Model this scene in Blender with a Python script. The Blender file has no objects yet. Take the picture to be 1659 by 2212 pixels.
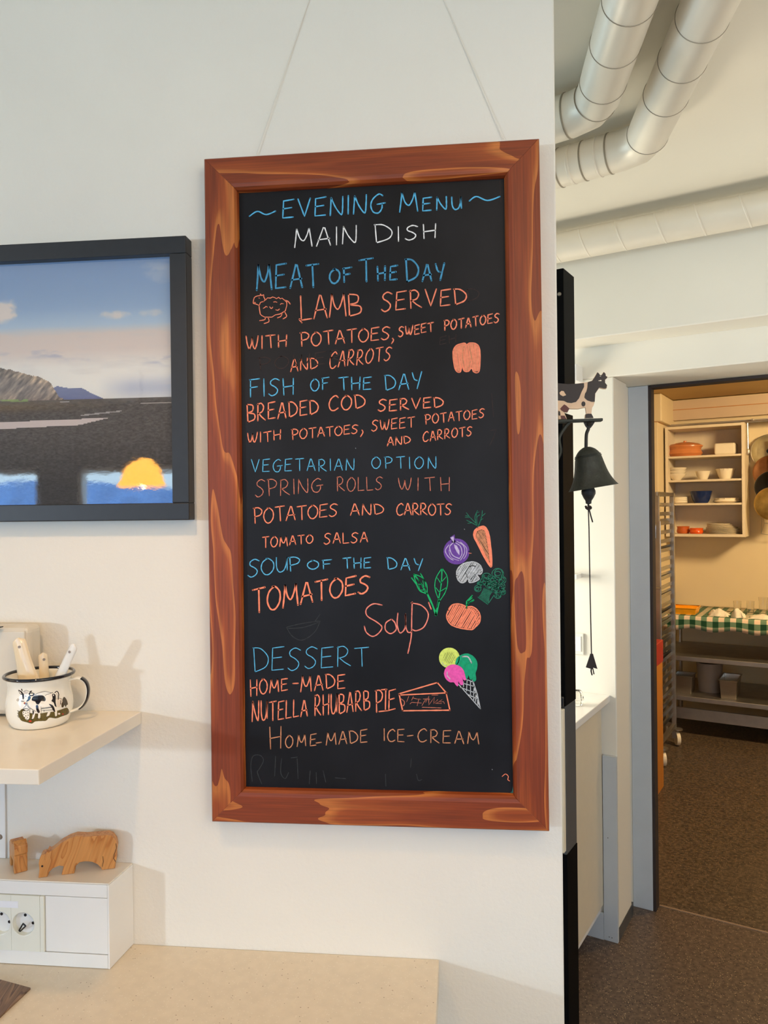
import bpy, math, random
import numpy as np
from mathutils import Matrix, Vector
random.seed(7); rng = np.random.default_rng(7)
D = bpy.data; SC = bpy.context.scene; COL = SC.collection
RAD = math.radians

# ------------------------------------------------------------------ camera
IW, IH, FPX = 1659, 2212, 1629.0
_yaw, _pit, _rol, BETA = RAD(5.97), RAD(-.17), RAD(-.64), RAD(25.52)
_cy, _sy, _cp, _sp = math.cos(_yaw), math.sin(_yaw), math.cos(_pit), math.sin(_pit)
CF = np.array([-_sy*_cp, _cy*_cp, _sp]); CR = np.array([_cy, _sy, 0.]); CU = np.cross(CR, CF)
CR, CU = CR*math.cos(_rol)+CU*math.sin(_rol), -CR*math.sin(_rol)+CU*math.cos(_rol)
CC = np.array([0, -1.3, 1.65])
cam = D.cameras.new('camera'); camo = D.objects.new('camera', cam); COL.objects.link(camo)
cam.sensor_fit = 'VERTICAL'; cam.sensor_height = 36; cam.lens = FPX/IH*36; cam.clip_start = .02; cam.clip_end = 500
camo.matrix_world = Matrix(((CR[0], CU[0], -CF[0], CC[0]), (CR[1], CU[1], -CF[1], CC[1]), (CR[2], CU[2], -CF[2], CC[2]), (0, 0, 0, 1)))
SC.camera = camo
SC.view_settings.view_transform = 'Standard'; SC.view_settings.look = 'None'
SC.view_settings.gamma = 1; SC.view_settings.use_curve_mapping = False
SC.view_settings.exposure = 0.0

# measuring helpers: where a line of sight meets a real plane of the room
def ray(x, y): return CF*FPX + CR*(x-IW/2) - CU*(y-IH/2)
def hit(x, y, n, p):
    d = ray(x, y); n = np.array(n, float); return CC + d*(((np.array(p, float)-CC) @ n)/(d @ n))
def PA(x, y, Y=0.): return hit(x, y, (0, 1, 0), (0, Y, 0))
def PZ(x, y, Z=0.): return hit(x, y, (0, 0, 1), (0, 0, Z))
OB = PZ(1410, 1965)                                # foot of the kitchen door jamb, origin of the kitchen grid
E1 = np.array([math.cos(BETA), -math.sin(BETA), 0]); E2 = np.array([math.sin(BETA), math.cos(BETA), 0])
def UV(p): q = np.array(p)-OB; return np.array([q @ E1, q @ E2, p[2]])
def PB(x, y, v): return UV(hit(x, y, E2, OB+E2*v))
def PU(x, y, u): return UV(hit(x, y, E1, OB+E1*u))
def TA(p): return np.array(p, float)
def TB(p): return OB + E1*p[0] + E2*p[1] + np.array([0, 0, p[2]])

# ------------------------------------------------------------------ world and lights
def lin(c): c = c/255.; return c/12.92 if c <= .04045 else ((c+.055)/1.055)**2.4
def L3(c): return (lin(c[0]), lin(c[1]), lin(c[2]))
w = D.worlds.new('world'); SC.world = w; w.use_nodes = True; nt = w.node_tree; nt.nodes.clear()
_o = nt.nodes.new('ShaderNodeOutputWorld'); _b = nt.nodes.new('ShaderNodeBackground')
_t = nt.nodes.new('ShaderNodeTexCoord'); _s = nt.nodes.new('ShaderNodeSeparateXYZ'); _r = nt.nodes.new('ShaderNodeValToRGB')
nt.links.new(_t.outputs['Generated'], _s.inputs[0]); nt.links.new(_s.outputs['Z'], _r.inputs[0])
nt.links.new(_r.outputs[0], _b.inputs[0]); nt.links.new(_b.outputs[0], _o.inputs[0])
_r.color_ramp.elements[0].position = 0; _r.color_ramp.elements[0].color = (.60, .84, 1.0, 1)
_r.color_ramp.elements[1].position = .6; _r.color_ramp.elements[1].color = (.16, .38, .95, 1)
_b.inputs[1].default_value = 4.2

def area(name, loc, target, size, power, color, size_y=None):
    l = D.lights.new(name, 'AREA'); l.energy = power; l.color = color; l.size = size
    if size_y: l.shape = 'RECTANGLE'; l.size_y = size_y
    o = D.objects.new(name, l); COL.objects.link(o); o.location = loc
    d = Vector(target)-Vector(loc); o.rotation_euler = d.to_track_quat('-Z', 'Y').to_euler(); return o
def point(name, loc, power, color, r=.04):
    l = D.lights.new(name, 'POINT'); l.energy = power; l.color = color; l.shadow_soft_size = r
    o = D.objects.new(name, l); COL.objects.link(o); o.location = loc; return o
def spot(name, loc, target, power, color, r=.04, angle=100, blend=.6):
    l = D.lights.new(name, 'SPOT'); l.energy = power; l.color = color; l.shadow_soft_size = r
    l.spot_size = RAD(angle); l.spot_blend = blend
    o = D.objects.new(name, l); COL.objects.link(o); o.location = loc
    d = Vector(target)-Vector(loc); o.rotation_euler = d.to_track_quat('-Z', 'Y').to_euler(); return o
def LB(u, v, z): return tuple(TB((u, v, z)))
spot('counter_lamp', (-.545, -.72, 2.30), (-.545, -.66, 0), 17, (1, .62, .30), .03, 150, .8)
spot('dining_window_light', (-3.6, -3.5, 1.75), (-.3, 0, 1.5), 205, (.70, .85, 1), .08, 52, .35)
point('dining_warm_fill', (1.1, -2.3, 2.2), 34, (1, .74, .47), .22)  # added warm fill for the upper wall, no pendant hangs here
area('dining_daylight', (-5.6, -2.6, 1.5), (0, -.4, 1.3), 2.4, 5, (.85, .93, 1), 1.3)
area('dining_ceiling_fill', (.75, -1.7, 2.6), (.75, -1.7, 0), 1.5, 15, (1, .76, .50), 1.5)  # added soft ambient fill near the ceiling, no fitting modelled
area('dining_ceiling_fill_left', (-3.4, -1.3, 2.6), (-3.2, -1.2, 0), 1.3, 22, (1, .76, .50), 1.3)  # second added ambient fill, kept clear of the picture glass
area('passage_daylight', LB(1.9, -2.6, 1.6), LB(0, 0, 1.5), 1.5, 9, (.80, .90, 1), 1.2)
area('passage_counter_light', LB(-1.2, -.85, 1.4), LB(-.1, -.2, 1.25), .6, 21, (1, .90, .72), .5)
area('passage_uplight_fill', LB(1.5, -.95, 1.35), LB(.75, -1.25, 2.7), .5, 8, (1, .9, .75), .5)  # unseen fill added low down, aimed up to brighten the ceiling
area('kitchen_ceiling_light', LB(1.25, 1.5, 2.4), LB(.2, 2.6, .9), .35, 56, (1, .72, .38), .35)

# ------------------------------------------------------------------ materials
def new_mat(name):
    m = D.materials.new(name); m.use_nodes = True; n = m.node_tree; b = n.nodes['Principled BSDF']; return m, n, b
def mat(name, c, rough=.5, metal=0., var=.06, scale=30., bump=0., bscale=None, spec=.5, coat=0., trans=0., emit=None, stretch=(1, 1, 1), alpha=1):
    m, n, b = new_mat(name); c = L3(c)
    tc = n.nodes.new('ShaderNodeTexCoord'); mp = n.nodes.new('ShaderNodeMapping'); mp.inputs['Scale'].default_value = stretch
    n.links.new(tc.outputs['Object'], mp.inputs[0])
    no = n.nodes.new('ShaderNodeTexNoise'); no.inputs['Scale'].default_value = scale; no.inputs['Detail'].default_value = 4
    n.links.new(mp.outputs[0], no.inputs['Vector'])
    r = n.nodes.new('ShaderNodeValToRGB'); e = r.color_ramp.elements
    e[0].position = .3; e[0].color = tuple(x*(1-var) for x in c)+(1,); e[1].position = .7; e[1].color = tuple(min(1, x*(1+var)) for x in c)+(1,)
    n.links.new(no.outputs['Fac'], r.inputs[0]); n.links.new(r.outputs[0], b.inputs['Base Color'])
    b.inputs['Roughness'].default_value = rough; b.inputs['Metallic'].default_value = metal
    b.inputs['Specular IOR Level'].default_value = spec; b.inputs['Coat Weight'].default_value = coat
    b.inputs['Transmission Weight'].default_value = trans; b.inputs['Alpha'].default_value = alpha
    if emit: b.inputs['Emission Color'].default_value = L3(emit[0])+(1,); b.inputs['Emission Strength'].default_value = emit[1]
    if bump:
        n2 = n.nodes.new('ShaderNodeTexNoise'); n2.inputs['Scale'].default_value = bscale or scale; n2.inputs['Detail'].default_value = 5
        n.links.new(mp.outputs[0], n2.inputs['Vector'])
        bp = n.nodes.new('ShaderNodeBump'); bp.inputs['Strength'].default_value = bump; bp.inputs['Distance'].default_value = .002
        n.links.new(n2.outputs['Fac'], bp.inputs['Height']); n.links.new(bp.outputs[0], b.inputs['Normal'])
    return m
def ring_wood(name, dark, mid, light, sx, sy, rings, fine=.3, rough=.45):
    m, n, b = new_mat(name); N = n.nodes.new; K = n.links.new
    tc = N('ShaderNodeTexCoord'); oi = N('ShaderNodeObjectInfo'); ad = N('ShaderNodeVectorMath'); ad.operation = 'ADD'
    mu = N('ShaderNodeMath'); mu.operation = 'MULTIPLY'; mu.inputs[1].default_value = 37.3
    K(oi.outputs['Random'], mu.inputs[0]); K(tc.outputs['Object'], ad.inputs[0]); K(mu.outputs[0], ad.inputs[1])
    mp = N('ShaderNodeMapping'); mp.inputs['Scale'].default_value = (sx, sy, sy); K(ad.outputs[0], mp.inputs[0])
    no = N('ShaderNodeTexNoise'); no.inputs['Scale'].default_value = 1; no.inputs['Detail'].default_value = 2.2; no.inputs['Roughness'].default_value = .38
    K(mp.outputs[0], no.inputs['Vector'])
    m2 = N('ShaderNodeMath'); m2.operation = 'MULTIPLY'; m2.inputs[1].default_value = rings; K(no.outputs['Fac'], m2.inputs[0])
    fr = N('ShaderNodeMath'); fr.operation = 'FRACT'; K(m2.outputs[0], fr.inputs[0])
    rp = N('ShaderNodeValToRGB'); K(fr.outputs[0], rp.inputs[0]); el = rp.color_ramp.elements
    el[0].position = 0; el[0].color = L3(mid)+(1,); el[1].position = 1; el[1].color = L3(mid)+(1,)
    el[0].color = L3(light)+(1,); el[1].color = L3(dark)+(1,)
    for p, c in ((.07, light), (.2, mid), (.55, dark)):
        e = el.new(p); e.color = L3(c)+(1,)
    mp2 = N('ShaderNodeMapping'); mp2.inputs['Scale'].default_value = (9, 330, 330); K(ad.outputs[0], mp2.inputs[0])
    n2 = N('ShaderNodeTexNoise'); n2.inputs['Scale'].default_value = 1; n2.inputs['Detail'].default_value = 3; K(mp2.outputs[0], n2.inputs['Vector'])
    r2 = N('ShaderNodeValToRGB'); K(n2.outputs['Fac'], r2.inputs[0]); r2.color_ramp.elements[0].position = .3; r2.color_ramp.elements[1].position = .75
    r2.color_ramp.elements[0].color = (1-fine,)*3+(1,); r2.color_ramp.elements[1].color = (1.15,)*3+(1,)
    mx = N('ShaderNodeMix'); mx.data_type = 'RGBA'; mx.blend_type = 'MULTIPLY'; mx.inputs[0].default_value = 1
    K(rp.outputs[0], mx.inputs[6]); K(r2.outputs[0], mx.inputs[7]); K(mx.outputs[2], b.inputs['Base Color'])
    b.inputs['Roughness'].default_value = rough
    bp = N('ShaderNodeBump'); bp.inputs['Strength'].default_value = .15; bp.inputs['Distance'].default_value = .001
    K(n2.outputs['Fac'], bp.inputs['Height']); K(bp.outputs[0], b.inputs['Normal'])
    return m
def attr_mat(name, rough=.4, coat=0.):
    m, n, b = new_mat(name); a = n.nodes.new('ShaderNodeAttribute'); a.attribute_name = 'print'
    n.links.new(a.outputs['Color'], b.inputs['Base Color']); b.inputs['Roughness'].default_value = rough; b.inputs['Coat Weight'].default_value = coat
    return m
def speckle(name, base, lights, darks, rough=.5, s1=260., s2=140., d1=.13, d2=.1, bump=.2, cloud=.15):
    m, n, b = new_mat(name); N = n.nodes.new; K = n.links.new
    tc = N('ShaderNodeTexCoord')
    no = N('ShaderNodeTexNoise'); no.inputs['Scale'].default_value = 60; no.inputs['Detail'].default_value = 7; K(tc.outputs['Object'], no.inputs['Vector'])
    r = N('ShaderNodeValToRGB'); K(no.outputs['Fac'], r.inputs[0]); c = L3(base)
    r.color_ramp.elements[0].position = .35; r.color_ramp.elements[1].position = .65
    r.color_ramp.elements[0].color = tuple(x*(1-cloud) for x in c)+(1,); r.color_ramp.elements[1].color = tuple(x*(1+cloud) for x in c)+(1,)
    last = r.outputs[0]
    for s, col, dd, off in ((s1, lights, d1, 0), (s2, darks, d2, 3.1)):
        v = N('ShaderNodeTexVoronoi'); v.inputs['Scale'].default_value = s
        mp = N('ShaderNodeMapping'); mp.inputs['Location'].default_value = (off, off, off); K(tc.outputs['Object'], mp.inputs[0]); K(mp.outputs[0], v.inputs['Vector'])
        wn = N('ShaderNodeSeparateColor'); K(v.outputs['Color'], wn.inputs[0])
        lt = N('ShaderNodeMath'); lt.operation = 'LESS_THAN'; lt.inputs[1].default_value = .34; K(v.outputs['Distance'], lt.inputs[0])
        l2 = N('ShaderNodeMath'); l2.operation = 'LESS_THAN'; l2.inputs[1].default_value = dd; K(wn.outputs[0], l2.inputs[0])
        ml = N('ShaderNodeMath'); ml.operation = 'MULTIPLY'; K(lt.outputs[0], ml.inputs[0]); K(l2.outputs[0], ml.inputs[1])
        mx = N('ShaderNodeMix'); mx.data_type = 'RGBA'; K(ml.outputs[0], mx.inputs[0]); K(last, mx.inputs[6]); mx.inputs[7].default_value = L3(col)+(1,)
        last = mx.outputs[2]
    K(last, b.inputs['Base Color']); b.inputs['Roughness'].default_value = rough
    bp = N('ShaderNodeBump'); bp.inputs['Strength'].default_value = bump; bp.inputs['Distance'].default_value = .002
    K(no.outputs['Fac'], bp.inputs['Height']); K(bp.outputs[0], b.inputs['Normal'])
    return m
M = dict(
    plaster=mat('white_plaster', (232, 227, 216), .75, var=.025, scale=3, bump=.35, bscale=160),
    ceilp=mat('ceiling_paint', (232, 226, 210), .8, var=.02, scale=2, bump=.1, bscale=90),
    passw=mat('passage_paint', (234, 229, 216), .6, var=.02, scale=3, bump=.08, bscale=120),
    doorgrey=mat('grey_door_metal', (196, 203, 210), .4, var=.03, scale=8),
    seal=mat('dark_rubber_seal', (52, 42, 40), .7),
    floor=speckle('speckled_vinyl_floor', (98, 82, 70), (206, 184, 148), (52, 42, 38), .42, 230, 120, .11, .25, .35, .35),
    kfloor=speckle('kitchen_vinyl_floor', (86, 72, 58), (176, 150, 112), (46, 38, 32), .42, 210, 120, .09, .25, .35, .5),
    worktop=speckle('speckled_worktop', (218, 204, 182), (226, 214, 195), (158, 138, 116), .33, 300, 330, .16, .014, .0, .03),
    whitelam=mat('white_laminate', (236, 234, 230), .28, var=.015, scale=12),
    shelf=mat('shelf_melamine', (236, 228, 214), .25, var=.02, scale=15),
    socket=mat('socket_plastic', (232, 231, 218), .3, var=.01),
    blackframe=mat('black_picture_frame', (34, 36, 40), .45, var=.1, scale=60),
    slate=None, rail=ring_wood('stained_pine', (134, 56, 18), (158, 74, 26), (194, 112, 50), 2.2, 15, 6.2, .3, .5),
    toywood=ring_wood('toy_wood', (206, 142, 78), (196, 130, 66), (182, 112, 52), 12, 60, 5, .15, .4),
    matwood=ring_wood('mat_wood_print', (120, 92, 72), (150, 118, 92), (92, 66, 50), 5, 40, 6, .35, .4),
    cream=mat('cream_plastic', (214, 205, 188), .4, var=.02),
    enamel=mat('white_enamel', (244, 240, 228), .12, var=.01, coat=.5),
    enblack=mat('black_enamel_rim', (16, 18, 28), .1, var=.05, coat=.5),
    spoont=mat('ivory_ceramic', (240, 220, 186), .12, var=.02, coat=.5),
    spoonw=mat('white_ceramic', (236, 234, 228), .12, var=.02, coat=.5),
    black=mat('black_plastic', (16, 15, 16), .3, var=.1),
    steel=mat('brushed_steel', (190, 186, 178), .3, 1., var=.08, scale=20, stretch=(1, 1, 14)),
    steelr=mat('rough_steel', (186, 180, 170), .42, 1., var=.1, scale=14),
    duct=mat('duct_painted_metal', (226, 217, 200), .42, .15, var=.03, scale=9, bump=.05, bscale=40),
    ductline=mat('duct_seam_dark', (150, 140, 122), .5, .3),  # darker tone for the narrow seam rings on the ducts
    gloss=mat('gloss_black_lacquer', (11, 11, 12), .5, var=.1, spec=.03),
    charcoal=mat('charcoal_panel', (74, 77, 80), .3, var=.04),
    darkbrown=mat('dark_brown_panel', (42, 25, 20), .35, var=.2, scale=6),
    beige=mat('beige_cabinet_front', (222, 210, 186), .4, var=.015),
    iron=mat('green_black_cast_iron', (46, 50, 44), .55, .3, var=.25, scale=90, bump=.5, bscale=260),
    ironb=mat('dark_iron', (34, 33, 30), .5, .3, var=.2, scale=90, bump=.3, bscale=260),
    cord=mat('dark_leather_cord', (34, 26, 24), .7, var=.1),
    nylon=mat('pale_nylon_line', (232, 227, 216), .6, var=.01),
    screwm=mat('screw_metal', (160, 150, 140), .35, .9),
    kwall=mat('kitchen_wall_paint', (226, 208, 170), .6, var=.02, scale=3),
    kceil=mat('kitchen_ceiling_paint', (196, 166, 112), .7, var=.03, scale=3),
    kboard=mat('kitchen_trim_board', (206, 184, 158), .5, var=.03, scale=4),
    kshelf=mat('kitchen_shelf_white', (226, 212, 186), .45, var=.02),
    china=mat('white_china', (236, 226, 204), .2, var=.02),
    terracotta=mat('terracotta_glaze', (206, 130, 76), .3, var=.06),
    bluec=mat('dark_blue_glaze', (28, 46, 92), .2, var=.1),
    orange=mat('orange_glaze', (226, 92, 30), .25, var=.05), browno=mat('brown_orange_glaze', (190, 96, 40), .3, var=.05),
    otray=mat('orange_yellow_plastic', (252, 170, 24), .35, var=.03),
    redp=mat('red_laminate', (170, 52, 40), .45, var=.04),
    ochre=mat('ochre_wood_panel', (190, 122, 46), .45, var=.1, scale=9, stretch=(1, 1, .1)),
    binw=mat('bin_white_plastic', (236, 224, 200), .4, var=.02),
    bucket=mat('grey_white_plastic', (150, 138, 130), .5, var=.03),
    glassm=mat('clear_glass', (250, 250, 248), .03, trans=1., var=0),
    towel=mat('tea_towel_cloth', (232, 224, 206), .9, var=.08, scale=60, bump=.5, bscale=300),
    copper=mat('copper_pan', (160, 116, 84), .3, .9, var=.15), brass=mat('worn_brass_pan', (188, 160, 96), .35, .85, var=.35, scale=14),
    lid=mat('steel_lid', (196, 188, 156), .28, .7, var=.1),
    eye=mat('dark_paint', (30, 16, 14), .5), cowdark=mat('cow_dark_brown_paint', (28, 17, 14), .5, var=.15, scale=70),
    cowcream=mat('cow_cream_paint', (222, 190, 156), .5, var=.06, scale=70), udder=mat('cow_udder_paint', (88, 36, 28), .5),
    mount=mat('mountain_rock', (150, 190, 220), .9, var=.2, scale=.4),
    shade=mat('lamp_shade_glow', (255, 190, 90), .5, emit=((255, 176, 60), 7.0)),
    bulb=mat('bulb_glow', (255, 230, 180), .5, emit=((255, 226, 170), 30.0)),
    winframe=mat('window_frame_dark', (44, 42, 41), .5),
    paper=mat('white_label_strip', (236, 236, 240), .5, var=0),
)
def slate_mat():
    m, n, b = new_mat('slate_blackboard'); N = n.nodes.new; K = n.links.new
    tc = N('ShaderNodeTexCoord'); no = N('ShaderNodeTexNoise'); no.inputs['Scale'].default_value = 7; no.inputs['Detail'].default_value = 6
    mp = N('ShaderNodeMapping'); mp.inputs['Scale'].default_value = (1, 1, .8); K(tc.outputs['Object'], mp.inputs[0]); K(mp.outputs[0], no.inputs['Vector'])
    r = N('ShaderNodeValToRGB'); K(no.outputs['Fac'], r.inputs[0]); e = r.color_ramp.elements
    e[0].position = .35; e[0].color = L3((20, 19, 21))+(1,); e[1].position = .8; e[1].color = L3((34, 34, 38))+(1,)
    K(r.outputs[0], b.inputs['Base Color']); b.inputs['Roughness'].default_value = .45; b.inputs['Specular IOR Level'].default_value = .22
    return m
M['slate'] = slate_mat()
def chalk(name, c, var=.12): return mat(name, c, .75, var=var, scale=240, spec=.2)
CH = dict(blue=chalk('blue_chalk', (92, 182, 226)), dblue=chalk('soft_blue_chalk', (74, 148, 188), .2), white=chalk('white_chalk', (236, 236, 236)),
          orange=chalk('orange_chalk', (254, 142, 110)), dorange=chalk('worn_orange_chalk', (196, 118, 98), .3), pink=chalk('salmon_chalk', (240, 138, 122), .2),
          dgreen=chalk('dark_green_chalk', (44, 122, 98), .2), green=chalk('green_chalk', (28, 176, 106)), purple=chalk('purple_chalk', (106, 70, 158)),
          lilac=chalk('lilac_chalk', (190, 178, 214)), grey=chalk('grey_chalk', (190, 196, 202), .2), yellow=chalk('lime_chalk', (208, 226, 112)),
          teal=chalk('teal_chalk', (26, 158, 116)), mag=chalk('magenta_chalk', (232, 92, 178)), tan=chalk('tan_chalk', (204, 140, 104), .2),
          ghost=chalk('rubbed_out_chalk', (54, 58, 60), .25), ghostb=chalk('rubbed_out_brown_chalk', (58, 46, 44), .25), ghostg=chalk('rubbed_green_chalk', (52, 116, 108), .4))

# ------------------------------------------------------------------ mesh builder
class G:
    def __init__(s, T=TA): s.v = []; s.f = []; s.T = T; s.sm = []
    def add(s, vs, fs, smooth=False):
        b = len(s.v); s.v += [s.T(p) for p in vs]; s.f += [tuple(i+b for i in f) for f in fs]; s.sm += [smooth]*len(fs); return s
    def box(s, a, b):
        x0, y0, z0 = [min(a[i], b[i]) for i in range(3)]; x1, y1, z1 = [max(a[i], b[i]) for i in range(3)]
        return s.add([(x0, y0, z0), (x1, y0, z0), (x1, y1, z0), (x0, y1, z0), (x0, y0, z1), (x1, y0, z1), (x1, y1, z1), (x0, y1, z1)],
                     [(0, 3, 2, 1), (4, 5, 6, 7), (0, 1, 5, 4), (1, 2, 6, 5), (2, 3, 7, 6), (3, 0, 4, 7)])
    def prism(s, poly, off):            # poly: list of 3d points (planar), extruded by vector off
        n = len(poly); o = np.array(off, float); vs = [np.array(p, float) for p in poly]; vs = vs+[p+o for p in vs]
        return s.add(vs, [tuple(range(n-1, -1, -1)), tuple(range(n, 2*n))]+[(i, (i+1) % n, n+(i+1) % n, n+i) for i in range(n)])
    def tube(s, path, r, n=12, cap=True):
        P = [np.array(p, float) for p in path]; rs = r if hasattr(r, '__len__') else [r]*len(P); vs = []; fs = []
        t0 = P[1]-P[0]; t0 = t0/np.linalg.norm(t0); a = np.cross(t0, (0, 0, 1)); 
        if np.linalg.norm(a) < 1e-3: a = np.cross(t0, (1, 0, 0))
        a = a/np.linalg.norm(a)
        for i, p in enumerate(P):
            t = (P[min(i+1, len(P)-1)]-P[max(i-1, 0)]); t = t/(np.linalg.norm(t)+1e-12); a = a-t*(a @ t); a = a/np.linalg.norm(a); b = np.cross(t, a)
            for k in range(n):
                q = 2*math.pi*k/n; vs.append(p+rs[i]*(a*math.cos(q)+b*math.sin(q)))
        for i in range(len(P)-1):
            for k in range(n): fs.append((i*n+k, i*n+(k+1) % n, (i+1)*n+(k+1) % n, (i+1)*n+k))
        s.add(vs, fs, True)
        if cap: s.add(vs[:n], [tuple(range(n-1, -1, -1))]); s.add(vs[-n:], [tuple(range(n))])
        return s
    def lathe(s, prof, c, axis=(0, 0, 1), n=40, ell=(1, 1)):
        ax = np.array(axis, float); ax = ax/np.linalg.norm(ax); a = np.cross(ax, (0, 0, 1))
        if np.linalg.norm(a) < 1e-3: a = np.array([1., 0, 0])
        a = a/np.linalg.norm(a); b = np.cross(ax, a); c = np.array(c, float); vs = []; fs = []
        for r, h in prof:
            for k in range(n):
                q = 2*math.pi*k/n; vs.append(c+ax*h+r*(a*math.cos(q)*ell[0]+b*math.sin(q)*ell[1]))
        for i in range(len(prof)-1):
            for k in range(n): fs.append((i*n+k, i*n+(k+1) % n, (i+1)*n+(k+1) % n, (i+1)*n+k))
        return s.add(vs, fs, True)
    def sphere(s, c, r, n=14, sc=(1, 1, 1)):
        vs = []; fs = []; m = n//2
        for i in range(m+1):
            for k in range(n):
                a = math.pi*i/m; q = 2*math.pi*k/n
                vs.append((c[0]+r*sc[0]*math.sin(a)*math.cos(q), c[1]+r*sc[1]*math.sin(a)*math.sin(q), c[2]+r*sc[2]*math.cos(a)))
        for i in range(m):
            for k in range(n): fs.append((i*n+k, (i+1)*n+k, (i+1)*n+(k+1) % n, i*n+(k+1) % n))
        return s.add(vs, fs, True)
def frame_mat(loc, rz): return Matrix.Translation(Vector([float(x) for x in loc])) @ Matrix.Rotation(rz, 4, 'Z')
def build(g, name, material, parent=None, loc=None, rz=0., bevel=0., basis=None, seg=2, sharp=40):
    me = D.meshes.new(name)
    if basis is not None: Mw = basis
    elif parent is not None: Mw = parent['_m'] if False else ROOT[parent.name]
    else:
        if loc is None:
            a = np.array(g.v); loc = (a[:, 0].mean(), a[:, 1].mean(), a[:, 2].min())
        Mw = frame_mat(loc, rz)
    inv = Mw.inverted(); me.from_pydata([tuple(inv @ Vector(p)) for p in g.v], [], g.f); me.update()
    for p, sm in zip(me.polygons, g.sm): p.use_smooth = bool(sm)
    o = D.objects.new(name, me); COL.objects.link(o)
    mats = material if isinstance(material, list) else [material]
    for m in mats: me.materials.append(m)
    if any(g.sm): me.set_sharp_from_angle(angle=RAD(sharp))
    if parent is not None:
        o.parent = parent; 
        if basis is not None: o.matrix_local = ROOT[parent.name].inverted() @ Mw
    else: o.matrix_world = Mw
    ROOT[o.name] = Mw
    if bevel:
        b = o.modifiers.new('bevel', 'BEVEL'); b.width = bevel; b.segments = seg; b.limit_method = 'ANGLE'; b.angle_limit = RAD(40); b.harden_normals = False
    return o
ROOT = {}
def tag(o, label=None, cat=None, group=None, kind=None):
    for k, v in (('label', label), ('category', cat), ('group', group), ('kind', kind)):
        if v: o[k] = v
    return o
def thing(name, label, cat, loc, rz=0., group=None):
    o = D.objects.new(name, None); COL.objects.link(o); Mw = frame_mat(loc, rz); o.matrix_world = Mw; ROOT[o.name] = Mw
    o.empty_display_size = .05; return tag(o, label, cat, group)
def struct(name, g, m, **k):
    o = build(g, name, m, **k); return tag(o, kind='structure')
def smoothpts(P, closed=False, n=6):
    P = [np.array(p, float) for p in P]; out = []; N = len(P)
    rg = range(N if closed else N-1)
    for i in rg:
        g = (lambda j: P[j % N]) if closed else (lambda j: P[min(max(j, 0), N-1)])
        p0, p1, p2, p3 = g(i-1), g(i), g(i+1), g(i+2)
        for k in range(n):
            t = k/n; out.append(.5*((2*p1)+(-p0+p2)*t+(2*p0-5*p1+4*p2-p3)*t*t+(-p0+3*p1-3*p2+p3)*t**3))
    if not closed: out.append(P[-1])
    return out
def inpoly(X, Y, poly):
    r = np.zeros(X.shape, bool); n = len(poly)
    for i in range(n):
        x1, y1 = poly[i]; x2, y2 = poly[(i+1) % n]
        if y1 == y2: continue
        c = ((y1 > Y) != (y2 > Y)) & (X < (x2-x1)*(Y-y1)/(y2-y1)+x1); r ^= c
    return r
def copy_tree(o, parent=None, first=True):
    c = o.copy(); COL.objects.link(c); c.parent = parent
    ROOT[c.name] = ROOT[o.name]
    for ch in list(o.children): copy_tree(ch, c, False)
    return c

# ------------------------------------------------------------------ setting
BZ = -BETA
g = G(); g.box((-6.2, -6.2, -.05), (4.6, 7.6, 0)); FL = struct('floor', g, M['floor'])
def uvz_box(a, b): return G(TB).box(a, b)
struct('floor_kitchen', uvz_box((-2.2, .05, 0), (2.6, 3.3, .004)), M['kfloor'], rz=BZ)
CZ = 2.665
struct('ceiling', G().box((-6.2, -6.2, CZ), (4.6, 7.6, CZ+.05)), M['ceilp'])
struct('wall_front', G().box((-6.0, 0, 0), (PA(1208, 1100)[0], .13, CZ)), M['plaster'], bevel=.003)
struct('wall_left', G().box((-6.2, -6.2, 0), (-6.0, 0, CZ)), M['plaster'])
struct('wall_right', G().box((4.4, -6.2, 0), (4.6, 7.6, CZ)), M['passw'])
# window wall behind the camera (seen mirrored in the picture glass)
wy = -5.45; WX = [(-5.7, PA(88, 1050, -wy)[0]), (PA(167, 1050, -wy)[0], -.6), (-.1, 2.0), (2.4, 4.3)]
ww = thing('wall_back', None, None, (-1, wy, 0)); tag(ww, kind='structure')
for nm in ('label', 'category'):
    if nm in ww: del ww[nm]
g = G(); g.box((-6.0, wy-.2, 0), (4.4, wy, .8)); g.box((-6.0, wy-.2, 2.075), (4.4, wy, CZ))
xs = [-6.0]+[q for a in WX for q in a]+[4.4]
for i in range(0, len(xs), 2): g.box((xs[i], wy-.2, .8), (xs[i+1], wy, 2.075))
build(g, 'plaster_panel', M['winframe'], ww)
for i, (a, b) in enumerate(WX):
    g = G(); 
    for q in ((a, .8, b, .85), (a, 2.025, b, 2.075), (a, .8, a+.05, 2.075), (b-.05, .8, b, 2.075)): g.box((q[0], wy-.12, q[1]), (q[2], wy-.05, q[3]))
    build(g, 'window_frame', M['whitelam'], ww)
# far mountains outside the windows
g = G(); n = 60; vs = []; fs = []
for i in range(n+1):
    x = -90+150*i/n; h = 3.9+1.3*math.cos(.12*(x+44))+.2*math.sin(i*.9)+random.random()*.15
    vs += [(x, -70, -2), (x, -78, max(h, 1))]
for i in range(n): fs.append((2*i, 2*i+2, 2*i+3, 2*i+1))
g.add(vs, fs); tag(build(g, 'mountain_range', M['mount']), 'blue mountain range outside the dining room windows, mirrored in the picture glass', 'mountain')
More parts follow.
